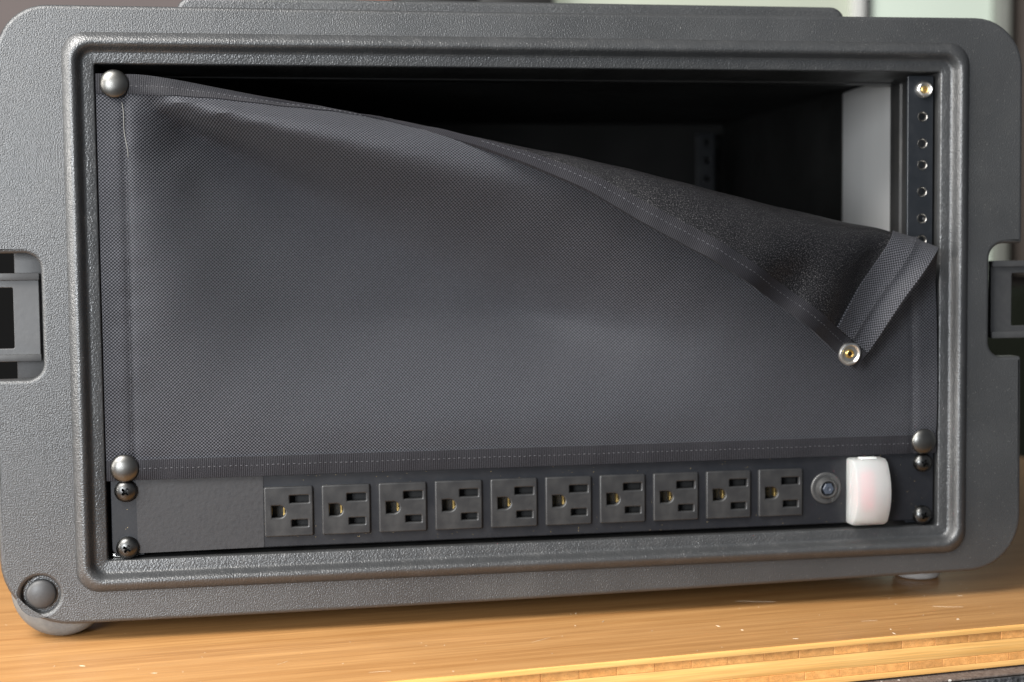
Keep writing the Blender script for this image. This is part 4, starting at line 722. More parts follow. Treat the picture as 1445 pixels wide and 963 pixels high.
[[-161,0,0,0,0,-1,0,0,0,-1,0,-1,0,0,-1,0,-1,0,-1,-1,0,-1,-1,0,-1,-1,-1,-1,-1,0,-1,-1,-1,-1,-2,-3,-4,-5,-7,-9,-10,-11,-13,-15,-17],[40,0,0,0,0,0,0,0,0,0,0,0,0,0,0,0,0,0,0,0,0,0,-1,0,1,2,0,4,10,7,0,-7,-13,-20,-27,-34,-39,-44,-47,-50,-50,-50,-48,-45,-38],[440,50,50,51,50,50,51,50,50,50,51,50,50,51,50,50,51,50,50,51,50,50,51,50,50,51,50,51,49,50,51,50,50,47,43,38,32,26,18,9,3,-2,-10,-17,-29]],
[[-110,0,-1,0,0,0,-1,0,0,-1,0,0,-1,0,-1,0,-1,0,-1,0,-1,-1,0,-1,-1,-1,-1,-1,-1,-1,0,-1,-1,-1,-2,-4,-4,-6,-7,-9,-11,-11,-13,-16,-18],[40,0,0,0,0,0,0,0,0,0,0,0,0,0,0,0,0,0,0,0,0,0,0,1,1,-1,0,8,10,5,-1,-9,-14,-21,-29,-36,-40,-45,-47,-50,-50,-50,-47,-45,-37],[440,50,50,51,50,50,51,50,50,50,51,50,50,51,50,50,51,50,50,51,50,50,51,50,51,50,50,50,50,50,51,50,49,46,43,36,31,24,17,7,1,-2,-13,-19,-30]],
[[-60,0,0,-1,0,0,0,-1,0,0,-1,0,-1,0,-1,0,-1,0,-1,0,-1,-1,0,-1,-1,-1,-1,-1,-1,-1,0,-1,-1,-2,-2,-3,-5,-6,-8,-9,-11,-13,-13,-16,-19],[40,0,0,0,0,0,0,0,0,0,0,0,0,0,0,0,0,0,0,0,0,1,0,-1,-1,0,3,11,9,3,-3,-10,-15,-23,-31,-36,-42,-45,-49,-49,-50,-49,-47,-44,-35],[440,50,50,51,50,50,51,50,50,50,51,50,50,51,50,50,51,50,50,51,50,51,50,50,51,50,50,50,50,50,51,50,48,46,41,36,29,22,15,6,1,-9,-12,-20,-33]],
[[-10,0,0,0,-1,0,0,-1,0,0,-1,0,0,-1,0,-1,0,-1,-1,0,-1,-1,0,-1,-1,-1,-1,-1,-1,-1,0,-1,-1,-2,-3,-3,-5,-7,-8,-10,-11,-13,-14,-17,-19],[40,0,0,0,0,0,0,0,0,0,0,0,0,0,0,0,0,0,0,0,1,-1,-2,1,2,0,4,11,8,2,-5,-11,-17,-25,-32,-38,-42,-46,-49,-50,-50,-48,-47,-42,-32],[440,50,50,51,50,50,51,50,50,51,50,50,50,51,50,50,51,50,50,51,50,51,50,50,51,50,50,50,50,50,51,50,47,45,40,34,29,21,13,3,0,-9,-15,-24,-34]],
[[40,0,0,0,0,-1,0,0,-1,0,0,-1,0,-1,0,-1,0,-1,-1,0,-1,-1,0,-1,-1,-1,-1,-1,-1,-1,0,-1,-2,-2,-3,-4,-5,-7,-8,-11,-11,-13,-15,-17,-20],[40,0,0,0,0,0,0,0,0,0,0,0,0,0,0,0,0,0,0,0,-1,0,2,2,-2,-2,8,12,6,0,-6,-12,-19,-26,-33,-39,-43,-47,-49,-50,-50,-48,-45,-41,-30],[440,50,50,51,50,50,51,50,50,51,50,50,50,51,50,50,51,50,51,50,50,51,50,50,51,50,50,49,51,50,51,49,48,43,39,33,27,19,12,2,-1,-12,-18,-26,-36]],
[[90,0,0,0,0,-1,0,0,-1,0,0,-1,0,-1,0,-1,0,-1,0,-1,-1,-1,0,-1,-1,-1,-1,-1,-1,-1,-1,-1,-1,-2,-3,-5,-5,-8,-8,-11,-12,-14,-16,-17,-20],[40,0,0,0,0,0,0,0,0,0,0,0,0,0,0,0,0,0,0,0,-1,3,1,-6,-1,5,12,9,4,-1,-7,-14,-21,-28,-34,-39,-45,-47,-50,-50,-48,-48,-45,-40,-29],[440,50,50,51,50,50,51,50,50,51,50,50,50,51,50,50,51,50,51,50,50,51,50,50,51,50,49,50,51,50,51,49,46,43,38,32,25,18,10,3,-9,-13,-19,-26,-37]],
[[141,0,-1,0,0,0,-1,0,0,-1,0,-1,0,0,-1,-1,0,-1,0,-1,-1,0,-1,-1,-1,-1,-1,-1,-1,-1,-1,-1,-2,-2,-3,-5,-6,-7,-9,-11,-14,-14,-16,-18,-21],[40,0,0,0,0,0,0,0,0,0,0,0,0,0,0,0,0,0,0,0,1,0,-5,0,6,7,6,6,5,-2,-9,-15,-22,-29,-35,-41,-45,-48,-50,-50,-48,-47,-44,-38,-27],[440,50,50,51,50,50,51,50,50,51,50,50,51,50,50,51,50,50,51,50,50,51,50,50,50,50,50,50,51,50,50,49,46,42,37,30,24,16,9,1,-12,-14,-21,-29,-38]],
[[191,0,0,-1,0,0,0,-1,0,0,-1,0,-1,0,-1,0,-1,-1,0,-1,-1,0,-1,-1,-1,-1,-1,-1,-1,-1,-1,-1,-2,-3,-3,-5,-7,-7,-9,-13,-13,-15,-16,-19,-22],[40,0,0,0,0,0,0,0,0,0,0,0,0,0,0,0,0,0,0,1,0,-4,0,7,2,-2,7,11,4,-3,-10,-17,-24,-29,-37,-42,-46,-48,-50,-50,-48,-46,-43,-36,-23],[440,50,50,51,50,50,51,50,50,51,50,50,51,50,50,51,50,50,51,50,50,51,50,50,50,51,50,49,51,50,50,48,46,41,36,28,22,16,10,-8,-11,-16,-24,-31,-39]],
[[241,0,0,0,-1,0,0,-1,0,0,-1,0,-1,0,-1,0,-1,-1,0,-1,-1,0,-1,-1,-1,-1,-1,-2,0,-1,-1,-2,-2,-2,-4,-6,-6,-8,-10,-13,-14,-15,-17,-20,-22],[40,0,0,0,0,0,0,0,0,0,0,0,0,0,0,0,0,0,0,0,-2,1,5,0,-5,4,13,9,2,-6,-11,-18,-25,-32,-37,-43,-47,-49,-50,-49,-47,-46,-41,-34,-21],[440,50,50,51,50,50,51,50,50,51,50,50,51,50,50,51,50,50,51,50,50,51,50,50,51,50,49,50,51,50,50,48,44,40,35,27,21,13,8,-10,-13,-19,-25,-33,-40]],
[[291,0,0,0,0,-1,0,0,-1,0,-1,0,0,-1,-1,0,-1,0,-1,-1,-1,0,-1,-2,0,-2,-1,-1,-1,0,-2,-1,-2,-3,-4,-6,-7,-9,-10,-13,-15,-16,-18,-19,-22],[40,0,0,0,0,0,0,0,0,0,0,0,0,0,0,0,0,0,0,-1,1,4,-1,-7,3,12,11,4,-2,-5,-12,-20,-26,-33,-38,-44,-48,-49,-50,-48,-47,-44,-40,-34,-23],[440,50,50,51,50,50,51,50,50,51,50,50,51,50,50,51,50,50,51,50,50,51,50,50,51,49,49,51,51,50,50,47,43,40,33,26,18,11,6,-12,-16,-21,-27,-32,-40]],
[[341,0,0,0,0,-1,0,0,-1,0,0,-1,0,-1,0,-1,-1,0,-1,-1,0,-1,-1,-1,-2,-1,-1,-1,-1,-1,-1,-2,-2,-3,-4,-6,-8,-9,-10,-15,-15,-17,-18,-20,-22],[40,0,0,0,0,0,0,0,0,0,0,0,0,0,0,0,0,0,0,0,3,-2,-6,1,12,8,5,2,0,-6,-13,-21,-28,-33,-40,-45,-49,-49,-51,-47,-46,-43,-38,-32,-23],[440,50,50,51,50,50,51,50,50,51,50,50,51,50,50,51,50,50,51,50,50,51,50,51,49,49,51,50,51,50,49,47,43,39,31,24,16,10,2,-15,-17,-23,-28,-35,-40]],
[[392,0,0,-1,0,0,-1,0,0,-1,0,-1,0,-1,0,-1,0,-1,-1,-1,0,-1,-1,-2,-1,-1,-1,-1,-1,-1,-1,-2,-2,-4,-5,-6,-8,-9,-13,-14,-16,-17,-19,-21,-24],[40,0,0,0,0,0,0,0,0,0,0,0,0,0,0,0,0,0,0,1,-2,-4,2,9,4,0,5,8,1,-9,-15,-22,-28,-35,-42,-46,-48,-50,-50,-47,-45,-41,-36,-28,-17],[440,50,50,51,50,50,51,50,50,51,50,50,51,50,50,51,50,50,51,50,50,51,50,50,50,50,50,50,51,50,49,46,43,37,29,23,15,10,-8,-13,-20,-25,-31,-37,-41]],
[[442,0,0,-1,0,0,0,-1,0,0,-1,0,-1,0,-1,-1,0,-1,-1,-1,0,-1,-2,0,-2,-1,-1,-1,-1,-1,-2,-1,-3,-4,-5,-7,-8,-10,-13,-15,-16,-18,-20,-22,-25],[40,0,0,0,0,0,0,0,0,0,0,0,0,0,0,0,0,0,0,-1,-2,3,5,0,-3,6,12,6,-3,-10,-16,-23,-30,-37,-43,-46,-49,-51,-48,-47,-44,-39,-33,-25,-15],[440,50,51,50,50,50,51,50,50,51,50,50,51,50,50,51,50,50,51,50,50,51,50,50,51,50,49,50,51,50,49,45,42,35,28,21,13,7,-10,-16,-22,-27,-34,-38,-42]],
[[492,0,0,0,-1,0,0,-1,0,0,-1,0,-1,0,-1,0,-1,-1,-1,0,-1,-1,-1,-2,-1,-1,-1,-1,-1,-1,-2,-2,-3,-4,-5,-8,-8,-11,-14,-16,-17,-18,-21,-23,-24],[40,0,0,0,0,0,0,0,0,0,0,0,0,0,0,0,0,0,0,0,2,1,-3,-2,5,13,8,2,-5,-10,-18,-25,-31,-38,-44,-47,-49,-51,-48,-46,-42,-37,-31,-22,-12],[440,50,51,50,50,50,51,50,50,51,50,50,51,50,50,51,50,50,51,50,50,51,50,50,51,49,50,51,50,50,48,45,40,34,27,19,11,3,-12,-19,-24,-29,-36,-40,-42]],
[[542,0,0,0,0,-1,0,0,-1,0,-1,0,-1,0,-1,0,-1,-1,-1,0,-1,-1,-1,-2,-1,-1,-1,-1,-1,-2,-1,-3,-3,-4,-6,-7,-9,-13,-14,-16,-18,-20,-21,-23,-24],[40,0,0,0,0,0,0,0,0,0,0,0,0,0,0,0,0,0,0,1,-1,-3,0,4,9,8,5,2,-5,-12,-19,-25,-33,-40,-45,-48,-50,-49,-48,-45,-40,-34,-28,-23,-12],[440,50,51,50,50,50,51,50,50,51,50,50,51,50,50,51,50,50,51,50,51,50,50,50,50,50,50,51,50,50,47,45,39,32,25,18,11,-7,-12,-20,-26,-33,-37,-39,-43]],
[[592,0,0,0,0,0,-1,0,0,-1,0,-1,0,-1,0,-1,-1,-1,0,-1,-1,-1,-1,-2,-1,-1,-1,-2,-1,-1,-2,-2,-4,-4,-7,-8,-9,-14,-14,-17,-19,-20,-22,-23,-25],[40,0,0,0,0,0,0,0,0,0,0,0,0,0,0,0,0,0,0,-1,-2,3,3,1,3,9,8,2,-7,-13,-20,-27,-35,-42,-45,-49,-50,-49,-47,-44,-38,-33,-25,-19,-8],[440,50,51,50,50,50,51,50,50,51,50,50,51,50,50,51,50,51,50,50,51,50,50,50,51,49,50,51,51,49,47,43,38,31,23,15,8,-9,-14,-23,-28,-34,-38,-42,-43]],
[[643,0,0,-1,0,0,0,-1,0,-1,0,-1,0,-1,0,-1,-1,0,-1,-1,-1,-1,-1,-2,-1,-1,-2,-1,-1,-1,-2,-3,-4,-5,-7,-8,-10,-14,-16,-17,-19,-21,-23,-24,-25],[40,0,0,0,0,0,0,0,0,0,0,0,0,0,0,0,0,0,-1,0,4,0,-4,1,9,13,5,-1,-8,-15,-22,-29,-36,-42,-47,-49,-51,-48,-46,-42,-37,-30,-22,-15,-6],[440,50,51,50,50,51,50,50,51,50,50,51,50,50,51,50,50,51,50,50,51,50,50,51,50,49,50,51,51,49,46,42,36,29,21,13,5,-11,-16,-25,-30,-36,-40,-43,-43]],
[[693,0,0,0,-1,0,0,-1,0,0,-1,0,-1,0,-1,-1,-1,0,-1,-1,-1,-1,-1,-2,-1,-2,-1,-1,-1,-2,-2,-3,-4,-5,-8,-9,-10,-15,-16,-19,-19,-22,-23,-24,-25],[40,0,0,0,0,0,0,0,0,0,0,0,0,0,0,0,0,0,-1,4,0,-6,-1,8,13,8,2,-2,-9,-16,-25,-30,-37,-44,-47,-50,-50,-48,-45,-40,-35,-27,-17,-14,-9],[440,50,51,50,50,51,50,50,51,50,50,51,50,50,51,50,50,51,50,50,51,50,51,50,49,50,50,51,50,49,45,41,35,27,19,11,3,-14,-20,-27,-31,-38,-42,-42,-43]],
[[743,0,0,0,0,-1,0,0,-1,0,-1,0,-1,0,-1,-1,0,-1,-1,-1,-1,-1,-1,-2,-1,-2,-1,-1,-2,-1,-2,-4,-4,-6,-8,-9,-13,-15,-17,-18,-21,-22,-22,-24,-25],[40,0,0,0,0,0,0,0,0,0,0,0,0,0,0,0,0,0,1,1,-6,0,7,9,6,5,4,-2,-12,-18,-24,-32,-39,-45,-48,-50,-50,-47,-44,-38,-33,-25,-23,-14,-7],[440,50,51,50,50,51,50,50,51,50,50,51,50,50,51,50,50,51,50,51,50,50,50,50,50,50,51,50,50,48,45,40,33,25,18,10,-8,-14,-21,-28,-34,-38,-40,-42,-45]],
[[793,0,0,0,0,0,-1,0,0,-1,0,-1,0,-1,-1,0,-1,-1,-1,-1,-1,-1,-1,-2,-1,-2,-1,-1,-2,-2,-2,-4,-5,-6,-8,-10,-14,-15,-18,-19,-20,-22,-24,-24,-24],[40,0,0,0,0,0,0,0,0,0,0,0,0,0,0,0,0,0,1,-3,-1,6,4,0,8,11,3,-5,-13,-19,-26,-34,-41,-46,-49,-50,-49,-46,-43,-38,-32,-25,-19,-11,-4],[440,50,51,50,50,51,50,50,51,50,50,51,50,50,51,50,50,51,50,51,50,50,50,51,50,49,51,51,49,48,44,38,31,23,15,8,-11,-16,-23,-29,-35,-38,-42,-43,-45]],
[[844,0,-1,0,0,0,-1,0,0,-1,0,-1,0,-1,0,-1,-1,-1,-1,-1,-1,-1,-1,-2,-1,-2,-1,-2,-1,-2,-3,-4,-5,-7,-9,-10,-15,-16,-18,-19,-21,-23,-24,-23,-24],[40,0,0,0,0,0,0,0,0,0,0,0,0,0,0,0,0,0,-1,0,3,1,-2,7,13,8,0,-6,-14,-21,-28,-36,-43,-46,-49,-51,-48,-46,-41,-36,-30,-21,-16,-11,-6],[440,50,51,50,50,51,50,50,51,50,50,51,50,50,51,50,51,50,50,51,50,50,51,50,49,50,51,51,49,47,43,36,29,21,13,5,-13,-18,-25,-31,-36,-41,-42,-43,-44]],
[[894,0,0,-1,0,0,0,-1,0,0,-1,0,-1,-1,0,-1,-1,-1,-1,-1,-1,-1,-1,-2,-2,-1,-1,-2,-2,-2,-3,-4,-6,-7,-9,-13,-15,-16,-19,-20,-21,-22,-23,-24,-24],[40,0,0,0,0,0,0,0,0,0,0,0,0,0,0,0,0,0,0,0,1,-2,3,10,11,6,-1,-9,-15,-21,-29,-38,-44,-47,-50,-50,-47,-45,-40,-33,-27,-26,-18,-13,-7],[440,50,51,50,50,51,50,50,51,50,50,51,50,51,50,50,51,50,50,51,50,51,50,49,50,50,51,50,49,47,42,34,28,20,13,-7,-13,-20,-27,-32,-38,-38,-41,-43,-45]],
[[944,0,0,0,0,-1,0,0,-1,0,-1,0,-1,0,-1,-1,-1,0,-1,-1,-2,-1,-1,-2,-2,-1,-1,-2,-2,-2,-4,-5,-6,-8,-9,-14,-16,-16,-19,-20,-22,-22,-23,-24,-25],[40,0,0,0,0,0,0,0,0,0,0,0,0,0,0,0,0,0,0,-1,1,1,3,10,11,5,-3,-9,-16,-23,-32,-40,-45,-48,-50,-48,-48,-43,-40,-33,-28,-23,-17,-10,-4],[440,50,51,50,50,51,50,50,51,50,51,50,50,51,50,50,51,50,51,50,50,51,50,50,49,50,51,50,49,46,40,33,25,17,11,-11,-15,-21,-27,-34,-37,-40,-42,-44,-44]],
[[994,0,0,0,0,0,-1,0,0,-1,0,-1,0,-1,-1,-1,0,-1,-1,-1,-1,-2,-1,-2,-2,-1,-2,-1,-2,-3,-4,-5,-7,-9,-9,-15,-16,-17,-19,-21,-22,-22,-24,-24,-24],[40,0,0,0,0,0,0,0,0,0,0,0,0,0,0,0,0,0,-1,1,1,-1,5,13,10,2,-3,-10,-19,-25,-34,-41,-46,-49,-50,-48,-47,-42,-38,-31,-25,-21,-14,-8,-4],[440,50,51,50,50,51,50,51,50,50,51,50,50,51,50,51,50,50,51,50,51,50,50,49,50,51,50,51,47,45,38,32,23,14,8,-12,-17,-23,-30,-35,-38,-41,-42,-44,-44]],
[[1044,0,0,0,0,0,0,-1,0,-1,0,-1,0,-1,0,-1,-1,-1,-1,-1,-1,-2,-1,-2,-2,-1,-2,-2,-2,-3,-4,-6,-7,-9,-11,-15,-17,-18,-19,-21,-22,-23,-23,-24,-24],[40,0,0,0,0,0,0,0,0,0,0,0,0,0,0,0,0,0,0,1,-2,1,9,12,7,2,-4,-13,-20,-27,-35,-42,-47,-49,-51,-47,-45,-41,-36,-30,-23,-20,-17,-12,-6],[440,50,51,50,50,51,50,51,50,50,51,50,51,50,50,51,50,51,50,50,51,50,50,49,50,51,51,49,47,44,37,30,20,13,5,-16,-19,-26,-31,-36,-39,-41,-42,-43,-44]],
[[1095,0,0,-1,0,0,0,0,-1,0,-1,0,-1,0,-1,-1,-1,-1,-1,-1,-1,-2,-1,-2,-2,-1,-2,-2,-3,-3,-4,-7,-7,-9,-14,-15,-17,-19,-20,-21,-21,-23,-23,-24,-25],[40,0,0,0,0,0,0,0,0,0,0,0,0,0,0,0,0,0,0,0,-1,3,9,11,7,1,-6,-15,-19,-29,-37,-44,-48,-49,-50,-47,-44,-39,-34,-29,-27,-21,-17,-13,-8],[440,50,51,50,50,51,50,51,50,51,50,50,51,50,51,50,50,51,50,51,50,50,50,49,50,51,51,49,47,43,35,28,19,13,-9,-14,-21,-27,-33,-36,-38,-40,-42,-44,-44]],
[[1145,0,0,0,0,-1,0,0,-1,0,0,-1,-1,0,-1,-1,-1,-1,-1,-1,-1,-1,-2,-2,-2,-1,-2,-2,-3,-4,-5,-7,-8,-10,-15,-15,-17,-19,-19,-22,-22,-23,-23,-24,-25],[40,0,0,0,0,0,0,0,0,0,0,0,0,0,0,0,0,0,0,-1,0,3,10,12,6,0,-8,-14,-22,-32,-39,-45,-49,-50,-48,-46,-44,-39,-34,-28,-24,-20,-15,-11,-6],[440,50,51,50,50,51,50,51,50,51,50,50,51,50,51,50,51,50,50,51,50,51,49,49,51,50,51,49,47,40,33,25,17,11,-12,-17,-22,-27,-33,-37,-40,-41,-43,-44,-44]],
[[1195,0,0,0,0,0,-1,0,0,-1,0,-1,0,-1,-1,0,-1,-1,-1,-2,-1,-1,-2,-2,-2,-1,-2,-3,-3,-4,-6,-7,-9,-10,-15,-16,-18,-19,-20,-22,-22,-24,-24,-24,-26],[40,0,0,0,0,0,0,0,0,0,0,0,0,0,0,0,0,0,0,-1,0,5,12,11,3,0,-9,-17,-25,-33,-41,-46,-48,-51,-48,-46,-42,-38,-31,-26,-21,-17,-12,-8,-2],[440,50,51,50,51,50,50,51,50,51,50,51,50,50,51,50,51,50,51,50,50,51,49,49,51,51,50,48,46,38,32,22,16,8,-14,-17,-24,-30,-35,-39,-41,-42,-43,-44,-44]],
[[1245,0,0,0,0,0,0,-1,0,0,-1,0,-1,-1,0,-1,-1,-1,-1,-1,-2,-1,-2,-2,-2,-2,-2,-2,-4,-5,-5,-8,-9,-13,-14,-17,-18,-20,-21,-22,-23,-23,-24,-25,-25],[40,0,0,0,0,0,0,0,0,0,0,0,0,0,0,0,0,0,-1,-1,1,8,14,8,1,-2,-12,-17,-26,-35,-42,-46,-49,-50,-48,-46,-40,-34,-27,-24,-20,-16,-12,-8,-3],[440,50,51,50,51,50,51,50,50,51,50,51,50,51,50,51,50,50,51,50,51,50,48,50,51,51,50,48,44,37,31,23,16,-6,-12,-19,-27,-33,-37,-40,-40,-43,-43,-43,-44]],
[[1295,0,0,0,0,0,0,0,-1,0,-1,0,-1,0,-1,-1,-1,-1,-1,-1,-1,-2,-2,-2,-2,-2,-2,-3,-4,-5,-6,-8,-10,-14,-15,-17,-19,-20,-21,-22,-22,-24,-24,-25,-26],[40,0,0,0,0,0,0,0,0,0,0,0,0,0,0,0,0,-1,0,-1,3,10,11,7,1,-4,-12,-18,-29,-36,-43,-48,-50,-49,-47,-44,-38,-33,-28,-25,-19,-15,-9,-6,-2],[440,50,51,50,51,50,51,50,51,50,51,50,50,51,50,51,50,51,50,51,50,49,50,50,51,50,50,48,43,37,28,20,12,-10,-14,-22,-29,-34,-37,-38,-42,-43,-44,-44,-44]],
[[1346,0,0,0,0,-1,0,0,0,-1,0,-1,0,-1,-1,-1,0,-1,-2,-1,-1,-2,-2,-2,-2,-2,-2,-3,-5,-5,-7,-9,-10,-15,-16,-17,-19,-20,-21,-22,-23,-25,-24,-26,-25],[40,0,0,0,0,0,0,0,0,0,0,0,0,0,0,0,-1,0,-1,1,5,9,10,7,0,-5,-13,-20,-31,-38,-45,-49,-49,-49,-46,-43,-38,-34,-26,-22,-16,-11,-6,-4,-1],[440,50,51,50,51,50,51,50,51,50,51,50,51,50,51,50,51,50,50,51,50,50,49,50,51,51,49,47,42,35,25,16,11,-12,-18,-23,-28,-34,-38,-41,-43,-44,-45,-44,-44]],
[[1396,0,0,0,0,0,-1,0,0,0,-1,0,-1,-1,0,-1,-1,-1,-1,-2,-1,-2,-2,-2,-2,-2,-3,-3,-5,-6,-8,-9,-10,-16,-16,-17,-19,-21,-22,-23,-24,-24,-26,-26,-26],[40,0,0,0,0,0,0,0,0,0,0,0,0,0,0,0,-1,0,0,1,5,10,11,4,0,-6,-15,-23,-33,-40,-46,-48,-50,-48,-46,-42,-38,-30,-23,-18,-12,-8,-3,-1,1],[440,50,51,50,51,50,51,50,51,50,51,50,51,50,51,50,51,50,51,50,50,50,49,51,51,50,49,46,40,31,24,16,8,-14,-19,-24,-31,-37,-40,-42,-44,-44,-45,-44,-43]],
[[1446,0,0,0,0,0,0,0,-1,0,-1,0,-1,0,-1,-1,-1,-1,-1,-1,-2,-2,-2,-1,-3,-2,-3,-4,-5,-7,-8,-8,-14,-15,-16,-18,-20,-21,-23,-23,-25,-26,-26,-28,-27],[40,0,0,0,0,0,0,0,0,0,0,0,0,0,0,0,-1,0,0,2,7,11,9,2,0,-10,-15,-25,-35,-41,-45,-49,-51,-48,-45,-41,-33,-25,-22,-14,-9,-3,1,3,4],[440,50,51,50,51,50,51,51,50,51,50,51,50,51,50,51,50,51,50,51,50,49,50,50,51,50,49,45,38,31,24,18,-6,-13,-20,-27,-35,-39,-41,-42,-44,-44,-43,-43,-43]],
[[1496,0,0,0,0,0,0,0,0,-1,0,-1,0,-1,-1,-1,0,-2,-1,-1,-2,-1,-2,-2,-3,-2,-3,-5,-5,-7,-9,-10,-14,-15,-17,-18,-21,-21,-23,-25,-26,-27,-28,-30,-29],[40,0,0,0,0,0,0,0,0,0,0,0,0,0,0,0,-1,0,1,3,8,10,7,2,-2,-10,-17,-27,-35,-42,-47,-50,-50,-48,-43,-38,-31,-24,-18,-11,-3,3,6,9,7],[440,50,51,50,51,51,50,51,50,51,50,51,51,50,51,50,51,50,51,50,50,49,50,51,51,50,48,44,38,30,21,12,-9,-15,-22,-30,-36,-40,-42,-44,-44,-43,-41,-41,-41]],
[[1546,0,1,0,0,-1,0,0,0,0,-1,0,-1,-1,0,-1,-1,-1,-1,-2,-1,-2,-2,-2,-2,-3,-4,-5,-6,-7,-10,-10,-14,-16,-17,-19,-21,-23,-24,-26,-28,-29,-30,-30,-29],[40,0,0,0,0,0,0,0,0,0,0,0,0,0,0,0,0,0,2,4,7,9,7,1,-3,-11,-19,-28,-37,-44,-49,-50,-49,-47,-42,-36,-29,-20,-13,-3,3,9,11,10,8],[440,50,51,50,51,51,50,51,50,51,51,50,51,50,51,51,50,51,50,50,50,50,50,51,51,49,48,43,36,27,17,11,-11,-17,-25,-32,-37,-42,-44,-44,-43,-41,-39,-39,-41]],
[[1597,0,0,0,0,0,0,-1,0,0,-1,0,-1,0,-1,-1,-1,-1,-1,-1,-2,-2,-2,-2,-2,-3,-4,-5,-7,-9,-9,-11,-15,-16,-18,-20,-22,-24,-25,-28,-29,-31,-29,-30,-29],[40,0,0,0,0,0,0,0,0,0,0,0,0,0,0,0,0,1,2,5,8,8,6,0,-4,-13,-20,-31,-39,-45,-48,-51,-49,-46,-40,-33,-24,-15,-6,3,10,11,11,9,8],[440,50,51,50,51,51,50,51,51,50,51,51,50,51,50,51,51,50,51,50,50,50,50,51,50,50,47,41,33,25,18,7,-14,-19,-28,-35,-40,-43,-44,-43,-41,-39,-39,-40,-41]],
[[1647,0,0,0,0,0,0,0,-1,0,0,-1,0,-1,-1,-1,0,-1,-2,-1,-2,-1,-2,-3,-2,-3,-5,-5,-8,-8,-10,-13,-15,-16,-19,-21,-24,-25,-28,-29,-29,-29,-29,-29,-29],[40,0,0,0,0,0,0,0,0,0,0,0,0,0,0,0,1,1,3,5,8,8,4,0,-7,-13,-23,-33,-39,-45,-49,-51,-49,-44,-37,-29,-18,-8,2,7,9,9,9,8,7],[440,50,51,50,51,51,51,50,51,51,50,51,51,50,51,51,50,51,50,51,50,49,51,51,50,49,46,40,33,26,17,-5,-13,-23,-32,-38,-42,-43,-43,-41,-40,-40,-40,-41,-41]],
[[1697,0,0,0,0,0,0,0,0,-1,0,0,-1,-1,0,-1,-1,-1,-1,-2,-1,-2,-2,-2,-3,-4,-4,-6,-8,-9,-11,-14,-16,-17,-20,-22,-25,-25,-28,-29,-29,-29,-29,-29,-29],[40,0,0,0,0,0,0,0,0,0,0,0,0,0,0,1,1,2,3,5,8,6,4,-1,-7,-15,-25,-33,-41,-46,-51,-50,-47,-42,-34,-24,-15,-7,4,10,10,9,7,6,6],[440,50,51,50,51,51,51,50,51,51,51,50,51,51,50,51,51,50,51,50,50,50,51,51,50,49,45,40,32,22,11,-8,-17,-26,-35,-40,-42,-44,-42,-41,-40,-41,-40,-41,-42]],
[[1747,0,0,0,1,0,-1,0,0,0,-1,0,-1,0,-1,-1,-1,-1,-1,-1,-2,-2,-2,-2,-3,-4,-5,-6,-8,-11,-11,-16,-16,-19,-21,-22,-25,-26,-28,-29,-29,-29,-29,-29,-29],[40,0,0,0,0,0,0,0,0,0,0,0,0,0,1,1,1,2,4,5,7,6,3,-1,-9,-17,-26,-34,-43,-48,-51,-49,-46,-39,-30,-21,-13,-6,2,9,10,8,6,4,4],[440,50,51,50,51,51,51,51,50,51,51,51,50,51,51,51,50,51,51,50,50,50,51,51,50,49,44,39,29,17,9,-11,-21,-30,-37,-42,-43,-44,-43,-41,-40,-41,-41,-41,-42]],
[[1798,0,0,0,0,0,0,0,-1,0,0,-1,0,-1,-1,-1,0,-1,-2,-1,-1,-2,-2,-2,-4,-4,-5,-7,-9,-11,-13,-17,-18,-19,-21,-24,-25,-26,-28,-29,-29,-29,-29,-29,-30],[40,0,0,0,0,0,0,0,0,0,0,0,0,1,0,1,2,3,4,5,6,5,3,-3,-10,-17,-28,-37,-44,-49,-51,-48,-43,-35,-27,-17,-10,-6,0,4,7,6,5,4,2],[440,50,51,51,50,51,51,51,51,50,51,51,51,51,50,51,51,51,50,51,50,50,51,51,50,48,44,36,26,17,5,-17,-25,-34,-39,-43,-43,-44,-43,-42,-41,-41,-41,-41,-42]],
[[1848,0,0,0,0,0,0,0,0,-1,0,-1,0,-1,0,-1,-1,-1,-1,-1,-2,-2,-1,-3,-3,-4,-6,-8,-10,-12,-15,-18,-18,-20,-22,-24,-26,-26,-28,-28,-29,-30,-29,-29,-30],[40,0,0,0,0,0,0,0,0,0,0,0,1,0,1,1,2,3,4,5,5,6,1,-4,-10,-19,-30,-39,-44,-50,-50,-46,-41,-33,-23,-13,-8,-4,-1,2,3,4,3,2,3],[440,50,51,51,50,51,51,51,51,51,51,50,51,51,51,51,51,50,51,50,51,50,51,51,50,48,42,34,26,16,-9,-20,-26,-35,-42,-43,-44,-44,-43,-43,-42,-41,-41,-42,-41]],
[[1898,0,0,0,0,0,0,0,0,0,-1,0,-1,0,-1,-1,-1,-1,-1,-1,-1,-2,-2,-2,-4,-4,-7,-8,-11,-13,-18,-17,-19,-21,-24,-25,-26,-27,-27,-28,-29,-29,-29,-29,-30],[40,0,0,0,0,0,0,0,0,0,0,0,1,0,1,2,2,3,4,4,6,4,1,-4,-12,-22,-31,-39,-46,-51,-48,-47,-40,-27,-14,-9,-5,-3,-1,-1,2,2,2,2,3],[440,50,51,51,51,50,51,51,51,51,51,51,51,51,50,51,51,51,51,50,51,51,51,50,50,47,41,33,24,9,-14,-18,-30,-41,-44,-44,-45,-43,-43,-43,-42,-42,-42,-41,-41]],
